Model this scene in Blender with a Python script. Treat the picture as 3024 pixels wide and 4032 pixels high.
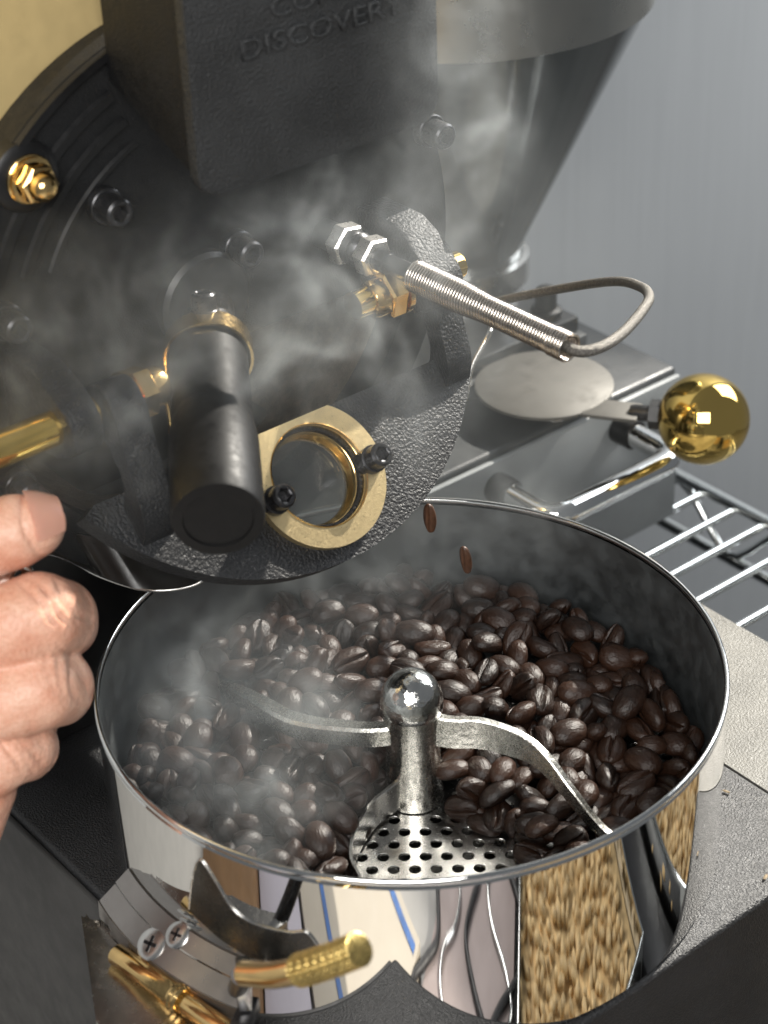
import bpy, bmesh, math, random
from mathutils import Vector, Matrix, Quaternion, noise

scene = bpy.context.scene
for o in list(bpy.data.objects):
    bpy.data.objects.remove(o, do_unlink=True)
COL = scene.collection
random.seed(11)

# ------------------------------------------------------------------ camera, world, lights, exposure
# x runs along the roaster's front plate, y away from its front, z up; origin = centre of the tray rim (metres)
cam_data = bpy.data.cameras.new('camera')
cam = bpy.data.objects.new('camera', cam_data)
COL.objects.link(cam)
cr, cu, cb = Vector((.7733, -.6330, -.0357)), Vector((.3632, .3961, .8433)), Vector((-.5196, -.6651, .5363))
cr.normalize(); cb = (cb - cr * cb.dot(cr)).normalized(); cu = cb.cross(cr)
cam.matrix_world = Matrix(((cr.x, cu.x, cb.x, -.3421), (cr.y, cu.y, cb.y, -.4271), (cr.z, cu.z, cb.z, .4081), (0, 0, 0, 1)))
cam_data.sensor_fit = 'VERTICAL'
cam_data.sensor_height = 36.0
cam_data.sensor_width = 27.0
cam_data.lens = 71.43
cam_data.clip_start = .01
cam_data.clip_end = 50
cam_data.dof.use_dof = True
cam_data.dof.focus_distance = .72
cam_data.dof.aperture_fstop = 13.0
scene.camera = cam

world = bpy.data.worlds.new('World')
scene.world = world
world.use_nodes = True
world.node_tree.nodes['Background'].inputs[0].default_value = (.50, .53, .56, 1)
world.node_tree.nodes['Background'].inputs[1].default_value = .22

def lamp(name, typ, energy, loc, target, color=(1, 1, 1), **kw):
    d = bpy.data.lights.new(name, typ)
    d.energy = energy
    d.color = color
    for k, v in kw.items():
        setattr(d, k, v)
    o = bpy.data.objects.new(name, d)
    COL.objects.link(o)
    o.location = loc
    o.rotation_euler = (Vector(target) - Vector(loc)).to_track_quat('-Z', 'Y').to_euler()
    return o

# low sunlight through the window on the right: a small far lamp, hard shadows
lamp('sun_beam', 'SPOT', 850, (2.36, .33, 1.86), (.03, .0, .02), (1, .94, .84), shadow_soft_size=.02, spot_size=math.radians(11), spot_blend=.35)
# the window itself, and an added fill lamp on the camera side
lamp('window_light', 'AREA', 10, (1.25, .02, .75), (.02, .02, .02), (.93, .97, 1), shape='RECTANGLE', size=.7, size_y=.9)
lamp('fill_light', 'AREA', 25, (-.95, -.95, .95), (-.05, 0, 0), (1, .98, .95), shape='RECTANGLE', size=1.0, size_y=.8)

scene.render.engine = 'CYCLES'
scene.cycles.use_denoising = True
scene.cycles.max_bounces = 8
scene.cycles.glossy_bounces = 5
scene.cycles.transmission_bounces = 5
scene.cycles.volume_bounces = 1
scene.cycles.transparent_max_bounces = 12
scene.cycles.sample_clamp_indirect = 4
scene.cycles.caustics_reflective = False
scene.cycles.caustics_refractive = False
scene.cycles.volume_step_rate = 2.2
scene.cycles.volume_max_steps = 256
scene.view_settings.view_transform = 'Standard'
scene.view_settings.look = 'None'
scene.view_settings.gamma = 1.0
scene.view_settings.exposure = 0.28

# ------------------------------------------------------------------ helpers
def tag(o, label=None, cat=None, group=None, kind=None):
    if label: o['label'] = label
    if cat: o['category'] = cat
    if group: o['group'] = group
    if kind: o['kind'] = kind
    return o

def empty(name, loc=(0, 0, 0), label=None, cat=None, group=None):
    o = bpy.data.objects.new(name, None)
    o.empty_display_size = .01
    COL.objects.link(o)
    o.location = loc
    return tag(o, label, cat, group)

def mesh_obj(name, bm, mat, parent=None, smooth=40, loc=None):
    me = bpy.data.meshes.new(name)
    bmesh.ops.recalc_face_normals(bm, faces=bm.faces)
    bm.to_mesh(me)
    bm.free()
    if smooth:
        for p in me.polygons: p.use_smooth = True
        me.set_sharp_from_angle(angle=math.radians(smooth))
    if mat: me.materials.append(mat)
    o = bpy.data.objects.new(name, me)
    COL.objects.link(o)
    if parent is not None:
        o.parent = parent
        o.matrix_parent_inverse = parent_world(parent).inverted()
    return o

def parent_world(p):
    m = Matrix.LocRotScale(p.location, p.rotation_euler, p.scale)
    if p.parent:
        m = parent_world(p.parent) @ p.matrix_parent_inverse @ m
    return m

def basis(origin, z, xh=(0, 0, 1)):
    z = Vector(z).normalized()
    x = Vector(xh)
    x = x - z * x.dot(z)
    if x.length < 1e-4:
        x = Vector((1, 0, 0)) - z * z.x
    x.normalize()
    y = z.cross(x)
    o = Vector(origin)
    return Matrix(((x.x, y.x, z.x, o.x), (x.y, y.y, z.y, o.y), (x.z, y.z, z.z, o.z), (0, 0, 0, 1)))

def add_rev(bm, prof, M=Matrix(), seg=32, closed=False):
    """revolve (r, h[, hex]) about local z"""
    rings = []
    for p in prof:
        r, h = p[0], p[1]
        hexa = len(p) > 2 and p[2]
        if r < 1e-6:
            rings.append([bm.verts.new(M @ Vector((0, 0, h)))])
            continue
        ring = []
        for k in range(seg):
            t = 2 * math.pi * k / seg
            f = 1.0
            if hexa:
                tt = (t + math.pi / 6) % (math.pi / 3) - math.pi / 6
                f = math.cos(math.pi / 6) / math.cos(tt)
            ring.append(bm.verts.new(M @ Vector((r * f * math.cos(t), r * f * math.sin(t), h))))
        rings.append(ring)
    pairs = list(zip(rings, rings[1:]))
    if closed: pairs.append((rings[-1], rings[0]))
    for a, b in pairs:
        for k in range(seg):
            k2 = (k + 1) % seg
            if len(a) == 1 and len(b) == 1: continue
            if len(a) == 1: bm.faces.new((a[0], b[k], b[k2]))
            elif len(b) == 1: bm.faces.new((a[k], b[0], a[k2]))
            else: bm.faces.new((a[k], b[k], b[k2], a[k2]))
    return bm

def catmull(pts, sub=6):
    P = [Vector(p) for p in pts]
    out = []
    for i in range(len(P) - 1):
        p0 = P[i - 1] if i else P[0] * 2 - P[1]
        p1, p2 = P[i], P[i + 1]
        p3 = P[i + 2] if i + 2 < len(P) else P[-1] * 2 - P[-2]
        for s in range(sub):
            t = s / sub
            out.append(.5 * ((2 * p1) + (p2 - p0) * t + (2 * p0 - 5 * p1 + 4 * p2 - p3) * t * t + (3 * p1 - p0 - 3 * p2 + p3) * t ** 3))
    out.append(P[-1])
    return out

def add_sweep(bm, path, section, closed=False, up=None, caps=True):
    """section: function i -> list of 2D points (side, up) ; path: list of Vectors"""
    n = len(path)
    rings = []
    prev = None
    for i, p in enumerate(path):
        a = path[i - 1] if (i or closed) else path[i]
        b = path[(i + 1) % n] if (i + 1 < n or closed) else path[i]
        d = (b - a).normalized()
        if up is not None:
            s = d.cross(Vector(up)).normalized()
        else:
            if prev is None:
                h = Vector((0, 0, 1)) if abs(d.z) < .9 else Vector((1, 0, 0))
                s = d.cross(h).normalized()
            else:
                s = (prev - d * prev.dot(d)).normalized()
            prev = s
        w = s.cross(d).normalized()
        rings.append([bm.verts.new(p + s * q[0] + w * q[1]) for q in section(i)])
    m = len(rings[0])
    rr = list(zip(rings, rings[1:]))
    if closed: rr.append((rings[-1], rings[0]))
    for a, b in rr:
        for k in range(m):
            bm.faces.new((a[k], b[k], b[(k + 1) % m], a[(k + 1) % m]))
    if caps and not closed:
        bm.faces.new(rings[0][::-1])
        bm.faces.new(rings[-1])
    return bm

def circ(r, seg=12, ry=None):
    ry = r if ry is None else ry
    return [(r * math.cos(2 * math.pi * k / seg), ry * math.sin(2 * math.pi * k / seg)) for k in range(seg)]

def add_tube(bm, path, r, seg=12, closed=False):
    f = r if callable(r) else (lambda i: r)
    return add_sweep(bm, [Vector(p) for p in path], lambda i: circ(f(i), seg), closed)

def add_prism(bm, outline, M, depth, bevel=0.0, bseg=2):
    """outline 2D (ccw) in local xy, extruded along local z from 0 to depth"""
    bot = [bm.verts.new(M @ Vector((x, y, 0))) for x, y in outline]
    top = [bm.verts.new(M @ Vector((x, y, depth))) for x, y in outline]
    n = len(outline)
    f0 = bm.faces.new(bot[::-1])
    f1 = bm.faces.new(top)
    for i in range(n):
        bm.faces.new((bot[i], bot[(i + 1) % n], top[(i + 1) % n], top[i]))
    if bevel:
        es = list(set(list(f0.edges) + list(f1.edges)))
        bmesh.ops.bevel(bm, geom=es, offset=bevel, segments=bseg, affect='EDGES', profile=.5, clamp_overlap=True)
    return bm

def add_box(bm, lo, hi, bevel=0.0, bseg=2):
    v = [bm.verts.new((x, y, z)) for x in (lo[0], hi[0]) for y in (lo[1], hi[1]) for z in (lo[2], hi[2])]
    fs = [(0, 1, 3, 2), (4, 6, 7, 5), (0, 4, 5, 1), (2, 3, 7, 6), (0, 2, 6, 4), (1, 5, 7, 3)]
    F = [bm.faces.new([v[i] for i in f]) for f in fs]
    if bevel:
        bmesh.ops.bevel(bm, geom=list({e for f in F for e in f.edges}), offset=bevel, segments=bseg, affect='EDGES', profile=.5)
    return bm

def ring_plate(bm, outer, inner, M, depth):
    """two loops with the same count, extruded: a plate with a hole"""
    n = len(outer)
    L = [[bm.verts.new(M @ Vector((p[0], p[1], h))) for p in lp] for lp in (outer, inner) for h in (0, depth)]
    o0, o1, i0, i1 = L
    for k in range(n):
        j = (k + 1) % n
        bm.faces.new((o0[k], o0[j], o1[j], o1[k]))
        bm.faces.new((i0[j], i0[k], i1[k], i1[j]))
        bm.faces.new((o1[k], o1[j], i1[j], i1[k]))
        bm.faces.new((o0[j], o0[k], i0[k], i0[j]))
    return bm

# ------------------------------------------------------------------ materials
def new_mat(name):
    m = bpy.data.materials.new(name)
    m.use_nodes = True
    nt = m.node_tree
    return m, nt, nt.nodes['Principled BSDF']

def noise_tex(nt, scale, detail=4, rough=.55, vec=None, kind='ShaderNodeTexNoise', stretch=None):
    tc = nt.nodes.new('ShaderNodeTexCoord')
    t = nt.nodes.new(kind)
    t.inputs['Scale'].default_value = scale
    if kind == 'ShaderNodeTexNoise':
        t.inputs['Detail'].default_value = detail
        t.inputs['Roughness'].default_value = rough
    if stretch:
        mp = nt.nodes.new('ShaderNodeMapping')
        mp.inputs['Scale'].default_value = stretch
        nt.links.new(tc.outputs['Object'], mp.inputs['Vector'])
        nt.links.new(mp.outputs[0], t.inputs['Vector'])
    else:
        nt.links.new(tc.outputs['Object'], t.inputs['Vector'])
    return t

def ramp(nt, src, a, b, ca, cb):
    r = nt.nodes.new('ShaderNodeValToRGB')
    r.color_ramp.elements[0].position = a
    r.color_ramp.elements[1].position = b
    r.color_ramp.elements[0].color = ca if len(ca) == 4 else (*ca, 1)
    r.color_ramp.elements[1].color = cb if len(cb) == 4 else (*cb, 1)
    nt.links.new(src, r.inputs[0])
    return r

def add_bump(nt, b, height, strength, dist, normal=None):
    bp = nt.nodes.new('ShaderNodeBump')
    bp.inputs['Strength'].default_value = strength
    bp.inputs['Distance'].default_value = dist
    nt.links.new(height, bp.inputs['Height'])
    if normal is not None: nt.links.new(normal, bp.inputs['Normal'])
    nt.links.new(bp.outputs[0], b.inputs['Normal'])
    return bp

def paint(name, col, rough, bump=None, metal=0, var=.25, vscale=60, spec=.5, rvar=.1):
    """painted / plated surface with faint unevenness in colour and gloss; bump=(scale,strength,dist,detail)"""
    m, nt, b = new_mat(name)
    n = noise_tex(nt, vscale, 5)
    c0 = tuple(max(0, c * (1 - var)) for c in col)
    c1 = tuple(min(1, c * (1 + var)) for c in col)
    nt.links.new(ramp(nt, n.outputs['Fac'], .3, .7, c0, c1).outputs[0], b.inputs['Base Color'])
    mr = nt.nodes.new('ShaderNodeMapRange')
    mr.inputs['From Min'].default_value = .3; mr.inputs['From Max'].default_value = .7
    mr.inputs['To Min'].default_value = max(.01, rough - rvar * rough * 2); mr.inputs['To Max'].default_value = rough + rvar * rough * 2
    n2 = noise_tex(nt, vscale * 4.3, 6, .65)
    nt.links.new(n2.outputs['Fac'], mr.inputs['Value'])
    nt.links.new(mr.outputs[0], b.inputs['Roughness'])
    b.inputs['Metallic'].default_value = metal
    b.inputs['Specular IOR Level'].default_value = spec
    if bump:
        h = noise_tex(nt, bump[0], bump[3] if len(bump) > 3 else 2, .5)
        add_bump(nt, b, h.outputs['Fac'], bump[1], bump[2])
    return m

M_cast = paint('black_wrinkle_cast', (.013, .0135, .015), .50, (980, .9, .0008, 2), var=.3, spec=.42)
M_castfine = paint('black_fine_cast', (.007, .0074, .0082), .56, (1500, .8, .0004, 3), var=.3, spec=.38)
M_black = paint('black_satin', (.007, .007, .0075), .40, var=.35)
M_blackgloss = paint('black_gloss', (.010, .010, .011), .22, var=.3)
M_bolt = paint('black_oxide_steel', (.055, .055, .058), .30, metal=.75, var=.3, vscale=400)
M_brass = paint('polished_brass', (.84, .58, .25), .15, metal=1, var=.13, vscale=160, rvar=.25)
M_brassdull = paint('worn_brass', (.62, .46, .17), .28, metal=1, var=.22, vscale=220)
M_gold = paint('gold_plate', (.95, .66, .20), .035, metal=1, var=.03, vscale=60, rvar=.3)
M_brassring = paint('satin_brass', (.95, .74, .41), .33, (2400, .25, .0003, 2), metal=.93, var=.06, vscale=300)
M_brasspanel = paint('brass_panel', (.80, .61, .29), .52, (900, .04, .0003, 4), metal=.45, var=.03, vscale=25)
M_mirror = paint('mirror_steel', (.80, .79, .77), .028, metal=1, var=.02, vscale=30, rvar=.3)
M_steel = paint('brushed_steel', (.58, .57, .55), .24, metal=1, var=.1, vscale=90)
M_inner = paint('tray_inner_steel', (.26, .28, .29), .46, metal=1, var=.06, vscale=30)
M_castalu = paint('cast_steel', (.60, .585, .54), .26, (420, .3, .0006, 3), metal=1, var=.2, vscale=260)
M_spring = paint('spring_steel', (.62, .57, .52), .22, metal=1, var=.15, vscale=500)
M_chrome = paint('chrome', (.85, .85, .84), .05, metal=1, var=.02)
M_cone = paint('satin_cone_steel', (.22, .23, .23), .12, metal=1, var=.08, vscale=14)
M_disc = paint('grey_disc', (.095, .091, .082), .58, metal=.4, var=.08, vscale=30)
M_box = paint('charcoal_box', (.045, .048, .050), .40, (2200, .3, .0002, 2), var=.2, vscale=20)
M_boxfront = paint('grey_drawer', (.24, .255, .26), .45, (2200, .3, .0002, 2), var=.15, vscale=20)
M_base = paint('black_sandpaint', (.013, .013, .014), .42, (1300, .9, .0006, 3), var=.3, vscale=40)
M_side = paint('grey_sandgrain', (.16, .155, .14), .45, (1300, .9, .0006, 3), var=.2, vscale=40)  # same grain as the base, in a lighter grey
M_panel = paint('black_leather_cast', (.026, .027, .028), .50, (1000, .9, .0009, 2), var=.3, spec=.45)
M_nut = paint('satin_nickel', (.78, .75, .71), .30, metal=.9, var=.08, vscale=200)
M_polish = paint('polished_cast', (.80, .79, .76), .12, (420, .5, .0006, 3), metal=1, var=.08, vscale=200)
M_drum = paint('drum_steel', (.16, .12, .085), .42, (1600, .8, .0006, 3), metal=.8, var=.35, vscale=200)
M_wire = paint('shelf_chrome', (.82, .84, .83), .14, metal=1, var=.04)

# ------------------------------------------------------------------ the setting: wall, floor
def wall_mat():
    m, nt, b = new_mat('grey_wall_board')
    n1 = noise_tex(nt, 60, 5, .6, stretch=(6, 1, .12))
    n2 = noise_tex(nt, 3, 3)
    mx = nt.nodes.new('ShaderNodeMix'); mx.data_type = 'RGBA'; mx.blend_type = 'MULTIPLY'
    mx.inputs[0].default_value = 1
    nt.links.new(ramp(nt, n1.outputs['Fac'], .25, .75, (.52, .535, .545), (.58, .595, .605)).outputs[0], mx.inputs[6])
    nt.links.new(ramp(nt, n2.outputs['Fac'], .3, .7, (.93, .93, .93), (1, 1, 1)).outputs[0], mx.inputs[7])
    nt.links.new(mx.outputs[2], b.inputs['Base Color'])
    b.inputs['Roughness'].default_value = .55
    add_bump(nt, b, n1.outputs['Fac'], .15, .0004)
    return m
bm = bmesh.new()
add_box(bm, (-1.6, .46, -.94), (1.8, .50, 1.2))
tag(mesh_obj('wall', bm, wall_mat(), smooth=0), kind='structure')
M_floor = paint('grey_floor', (.30, .295, .285), .5, (300, .2, .0006, 4), var=.12, vscale=8)
bm = bmesh.new()
add_box(bm, (-2.0, -2.0, -.94), (2.0, .46, -.90))
tag(mesh_obj('floor', bm, M_floor, smooth=0), kind='structure')
bm = bmesh.new()
add_prism(bm, [(-.72, -.85), (.52, -.85), (.52, -.112), (-.110, -.112), (-.110, .45), (-.72, .45)], Matrix.Translation((0, 0, -.36)), .04, .002)
tag(mesh_obj('platform', bm, M_floor, smooth=30), kind='structure')

# ------------------------------------------------------------------ roaster
roaster = empty('coffee_roaster', (0, .1, -.072), 'black cast coffee roaster with round front plate and brass trim above the bean tray', 'roaster')

def Mfront(y0):   # local x -> world x, local y -> world z, local z -> towards the front (-y)
    return Matrix(((1, 0, 0, 0), (0, 0, -1, y0), (0, 1, 0, 0), (0, 0, 0, 1)))

FC, FR = Vector((-.005, .105)), .101
def star(center, count, fn):
    return [fn(center, 2 * math.pi * k / count) for k in range(count)]
def ray_circle(c, a, cc, r):
    d = Vector((math.cos(a), math.sin(a))); e = c - cc
    bq = e.dot(d); t = -bq + math.sqrt(bq * bq - e.dot(e) + r * r)
    return c + d * t
def ray_seg_shape(c, a, cc, r, top):
    p = ray_circle(c, a, cc, r)
    if p.y > top:
        d = Vector((math.cos(a), math.sin(a)))
        p = c + d * ((top - c.y) / d.y)
    return p
oc = Vector((-.005, .058))
outer = star(oc, 128, lambda c, a: ray_circle(c, a, FC, FR))
inner = star(oc, 128, lambda c, a: ray_seg_shape(c, a, FC, .086, .088))
bm = bmesh.new()
ring_plate(bm, outer, inner, Mfront(.102), .012)
face = mesh_obj('front_plate', bm, M_castfine, roaster)
# raised and sunk rings cast into the plate
for r0, r1, h, a0, a1 in ((.0965, .1008, .0022, 20, 205), (.084, .0885, .0016, 112, 158), (.0745, .0785, .0016, 112, 156), (.066, .069, .0012, 112, 154)):
    bm = bmesh.new()
    prof = [(r0, 0), (r0 + .0008, h), (r1 - .0008, h), (r1, 0)]
    N = 60
    rows = []
    for k in range(N + 1):
        a = math.radians(a0 + (a1 - a0) * k / N)
        rows.append([bm.verts.new((FC.x + r * math.cos(a), .0902 - hh, FC.y + r * math.sin(a))) for r, hh in prof])
    for p, q in zip(rows, rows[1:]):
        for j in range(3): bm.faces.new((p[j], q[j], q[j + 1], p[j + 1]))
    bm.faces.new(rows[0]); bm.faces.new(rows[-1][::-1])
    mesh_obj('cast_ring', bm, M_black, face)
# boss round the brass nut
bm = bmesh.new()
add_rev(bm, [(.0, .0042), (.0095, .0042), (.0112, .0030), (.0118, -.002)], basis((-.0705, .0915, .1685), (0, -1, 0)), 40)
mesh_obj('nut_boss', bm, M_black, face)

# drum shell (brass edge), interior, and the brass panel behind
bm = bmesh.new()
add_rev(bm, [(.1016, .0), (.1016, .155), (.099, .155), (.099, 0)], basis((FC.x, .262, FC.y), (0, -1, 0)), 96, closed=True)
mesh_obj('drum_shell', bm, M_brass, roaster)
bm = bmesh.new()
add_rev(bm, [(.0, .0), (.086, .0), (.086, .07)], basis((FC.x, .172, FC.y), (0, -1, 0)), 64)
mesh_obj('drum_interior', bm, M_drum, roaster)
bm = bmesh.new()
add_box(bm, (-.30, .1030, .09), (.03, .1060, .36))
mesh_obj('brass_panel', bm, M_brasspanel, roaster)
# body and base under the drum
bm = bmesh.new()
add_box(bm, (-.098, .124, -.0715), (.088, .40, .03), .004)
mesh_obj('body', bm, M_black, roaster)
bm = bmesh.new()
add_box(bm, (-.1035, -.1060, -.899), (.107, .40, -.0722), .0022, 3)
base = mesh_obj('base', bm, M_base, roaster)
bm = bmesh.new()
v = [(.1072, -.1045, -.0745), (.181, -.1045, -.0765), (.181, .12, -.0765), (.1072, .12, -.0745)]
t = [bm.verts.new(p) for p in v]; q = [bm.verts.new((p[0], p[1], -.128)) for p in v]
bm.faces.new(t); bm.faces.new(q[::-1])
for k in range(4): bm.faces.new((t[k], t[(k + 1) % 4], q[(k + 1) % 4], q[k]))
bmesh.ops.bevel(bm, geom=[e for e in bm.edges], offset=.0018, segments=2, affect='EDGES')
mesh_obj('base_side', bm, M_side, roaster)

bm = bmesh.new()
add_box(bm, (-.1062, -.1040, -.317), (-.1037, .395, -.0745), .0008)
mesh_obj('base_left_panel', bm, paint('satin_grey_panel', (.040, .039, .038), .55, var=.15, vscale=20), roaster)
# chute box with the lettered front panel
bm = bmesh.new()
side = [(-.0445, .171), (-.089, .1905), (-.089, .30), (-.0445, .30)]
add_prism(bm, [(y, z) for y, z in side][::-1], Matrix(((0, 0, 1, -.0382), (-1, 0, 0, 0), (0, 1, 0, 0), (0, 0, 0, 1))), .0875, .0008)
mesh_obj('chute_box', bm, M_castfine, roaster)
def rrect(x0, x1, y0, y1, r, seg=6):
    out = []
    for cx, cy, a0 in ((x1 - r, y1 - r, 0), (x0 + r, y1 - r, 90), (x0 + r, y0 + r, 180), (x1 - r, y0 + r, 270)):
        for k in range(seg + 1):
            a = math.radians(a0 + 90 * k / seg)
            out.append((cx + r * math.cos(a), cy + r * math.sin(a)))
    return out
bm = bmesh.new()
add_prism(bm, rrect(-.0405, .0516, .1672, .30, .0065), Mfront(.0443), .0043, .0009, 3)
panel = mesh_obj('sign_panel', bm, M_panel, roaster)
def lettering(text, size, x, z, width, parent):
    cu_ = bpy.data.curves.new('lettering', 'FONT')
    cu_.body = text
    cu_.size = size
    cu_.extrude = .00075
    cu_.bevel_depth = .00022
    cu_.bevel_resolution = 1
    cu_.offset = -.00012
    cu_.space_character = 1.06
    tmp = bpy.data.objects.new('tmp_text', cu_)
    COL.objects.link(tmp)
    bpy.context.view_layer.update()
    me = bpy.data.meshes.new_from_object(tmp.evaluated_get(bpy.context.evaluated_depsgraph_get()))
    bpy.data.objects.remove(tmp)
    xs = [v.co.x for v in me.vertices]
    s = width / (max(xs) - min(xs)); x0 = min(xs)
    for v in me.vertices:
        v.co = Vector((x + (v.co.x - x0) * s, .0399 - v.co.z, z + v.co.y))
    me.materials.append(M_panel)
    o = bpy.data.objects.new('lettering', me)
    COL.objects.link(o)
    o.parent = parent
    o.matrix_parent_inverse = parent_world(parent).inverted()
    return o
lettering('DISCOVERY', .0085, -.0222, .2052, .0600, panel)
lettering('COFFEE', .0085, -.0110, .2150, .0385, panel)

# socket-head bolts on the front plate
def socket_bolt(parent, base_pt, d, r=.0047, h=.0075, sp_r=.0060, sp_h=.0035, name='socket_bolt', mat=None):
    bm = bmesh.new()
    Mx = basis(base_pt, d, (.31, 0, 1))
    if sp_h:
        add_rev(bm, [(0, -.002), (sp_r, -.002), (sp_r, sp_h - .0004), (sp_r - .0004, sp_h), (.001, sp_h)], Mx, 32)
    add_rev(bm, [(r * .98, sp_h), (r, sp_h + .0004), (r, sp_h + h - .0007), (r - .0007, sp_h + h), (r * .66, sp_h + h), (r * .62, sp_h + h - .0003, 1), (r * .60, sp_h + h * .45, 1), (0, sp_h + h * .40)], Mx, 36)
    return mesh_obj(name, bm, mat or M_bolt, parent, 35)
for bx, bz in ((.0877, .1392), (.0032, .1218), (-.0449, .1516), (-.0848, .1251), (-.0888, .0669)):
    socket_bolt(roaster, (bx, .0898, bz), (0, -1, 0))
# pipe clamp ring round the sampler mouth
bm = bmesh.new()
add_rev(bm, [(.0, -.001), (.0175, -.001), (.0175, .004), (.016, .0055), (.0, .0055)], basis((-.012, .0900, .1075), (0, -1, 0)), 48)
mesh_obj('sampler_flange', bm, M_black, roaster)

# brass cap nut
def cap_nut(parent, loc, d, s=1.0, mat=None, name='cap_nut'):
    bm = bmesh.new()
    Mx = basis(loc, d, (.2, .1, 1))
    add_rev(bm, [(0, 0), (.0098 * s, 0), (.0100 * s, .0004 * s), (.0100 * s, .0016 * s), (.0095 * s, .0020 * s), (.0070 * s, .0021 * s)], Mx, 36)
    add_rev(bm, [(.0078 * s, .0021 * s), (.0090 * s, .0022 * s), (.0091 * s, .0034 * s), (.0076 * s, .0036 * s)], Mx, 36)
    add_rev(bm, [(.0074 * s, .0037 * s, 1), (.0080 * s, .0042 * s, 1), (.0080 * s, .0094 * s, 1), (.0072 * s, .0100 * s, 1), (.0060 * s, .0102 * s)], Mx, 48)
    add_rev(bm, [(.0057 * s, .0100 * s), (.0057 * s, .0118 * s), (.0050 * s, .0140 * s), (.0036 * s, .0156 * s), (.0018 * s, .0164 * s), (0, .0166 * s)], Mx, 32)
    return mesh_obj(name, bm, mat or M_brass, parent, 35)
cap_nut(roaster, (-.0705, .0873, .1685), (0, -1, 0), .78)

# hinge: fixed lugs, pins, nuts
def lug(x0, x1, tall):
    bm = bmesh.new()
    out = [(-.0905, .084), (-.0905, tall), (-.070, tall), (-.0615, tall - .004)]
    for k in range(7):
        a = math.radians(80 - 30 * k)
        out.append((-.0585 + .0100 * math.cos(a), .1003 + .0100 * math.sin(a)))
    out += [(-.062, .0885)]
    # local x=-y
    add_prism(bm, [(p[0], p[1]) for p in out][::-1], Matrix(((0, 0, 1, x0), (-1, 0, 0, 0), (0, 1, 0, 0), (0, 0, 0, 1))), x1 - x0, .0011, 2)
    return mesh_obj('hinge_lug', bm, M_cast, roaster, 50)
lug(-.0880, -.0768, .1165)
lug(.0555, .0690, .1195)
bm = bmesh.new()
add_rev(bm, [(0, 0), (.0053, 0), (.0056, .0004), (.0056, .076), (0, .0762)], basis((-.150, .06, .1003), (1, 0, 0)), 32)
mesh_obj('lever_shaft', bm, M_gold, roaster)
bm = bmesh.new()
add_rev(bm, [(0, 0), (.0050, 0), (.0050, .0464), (.0047, .047), (0, .0472)], basis((.0290, .06, .1013), (1, 0, 0)), 32)
mesh_obj('hinge_pin', bm, M_gold, roaster)
def hinge_nut(x, d):
    bm = bmesh.new()
    Mx = basis((x, .06, .1008), (d, 0, 0), (0, .3, 1))
    add_rev(bm, [(.0048, -.002), (.0086, -.002), (.0086, 0), (.0070, .0001)], Mx, 32)
    add_rev(bm, [(.0068, .0002, 1), (.0086, .0008, 1), (.0086, .0060, 1), (.0076, .0068, 1), (.0062, .0069)], Mx, 48)
    add_rev(bm, [(.0066, .0066), (.0066, .0105), (.0058, .0120), (.0040, .0128), (0, .0130)], Mx, 32)
    return mesh_obj('hinge_nut', bm, M_brass, roaster, 35)
hinge_nut(-.0602, 1)
hinge_nut(.0475, -1)

# ------------------------------------------------------------------ the opened discharge door (part of the roaster)
ND, VD = Vector((0, -.766, .643)), Vector((0, -.643, -.766))
OD = Vector((0, .0692, .0926))
MD = Matrix(((1, 0, 0, OD.x), (0, -VD.y, ND.y, OD.y), (0, -VD.z, ND.z, OD.z), (0, 0, 0, 1)))   # local (x, -v, n)
DC, DR = Vector((-.0067, .0154)), .0907
RC = Vector((-.0055, -.0459))
def door_edge(c, a):
    p = ray_circle(c, a, DC, DR)
    if p.y > -.0255:
        d = Vector((math.cos(a), math.sin(a)))
        p = c + d * ((-.0255 - c.y) / d.y)
    return p
bm = bmesh.new()
cnt = 144
ring_plate(bm, star(RC, cnt, door_edge), star(RC, cnt, lambda c, a: c + Vector((math.cos(a), math.sin(a))) * .0162), MD @ Matrix.Translation((0, 0, -.0085)), .0085)
bmesh.ops.bevel(bm, geom=[e for e in bm.edges if len(e.link_faces) == 2 and e.calc_face_angle(0) > 1.2], offset=.0009, segments=2, affect='EDGES', clamp_overlap=True)
door = mesh_obj('discharge_door', bm, M_cast, roaster, 40)
def arm(x0, x1):
    bm = bmesh.new()
    pts = catmull([(-.0655, .1065, 0), (-.0575, .1100, 0), (-.0500, .1060, 0), (-.0462, .0930, 0), (-.0425, .0814, 0), (-.0388, .0713, 0), (-.0390, .0650, 0), (-.0414, .0585, 0)], 4)
    pin = catmull([(-.0500, .0690, 0), (-.0475, .0745, 0), (-.0510, .0860, 0), (-.0580, .0915, 0), (-.0655, .0945, 0)], 4)
    out = [(p.x, p.y) for p in pts + pin]
    add_prism(bm, out[::-1], Matrix(((0, 0, 1, x0), (-1, 0, 0, 0), (0, 1, 0, 0), (0, 0, 0, 1))), x1 - x0, .0012, 3)
    return mesh_obj('door_arm', bm, M_cast, door, 55)
arm(-.0730, -.0612)
def arm_right(x0, x1):
    bm = bmesh.new()
    pts = catmull([(-.0600, .1030, 0), (-.0530, .1010, 0), (-.0510, .0930, 0), (-.0478, .0830, 0), (-.0452, .0745, 0), (-.0456, .0670, 0), (-.0485, .0600, 0), (-.0500, .0570, 0)], 4)
    pin = catmull([(-.0560, .0700, 0), (-.0540, .0760, 0), (-.0570, .0850, 0), (-.0620, .0930, 0)], 4)
    out = [(p.x, p.y) for p in pts + pin]
    add_prism(bm, out[::-1], Matrix(((0, 0, 1, x0), (-1, 0, 0, 0), (0, 1, 0, 0), (0, 0, 0, 1))), x1 - x0, .0014, 3)
    return mesh_obj('door_arm', bm, M_cast, door, 55)
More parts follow.
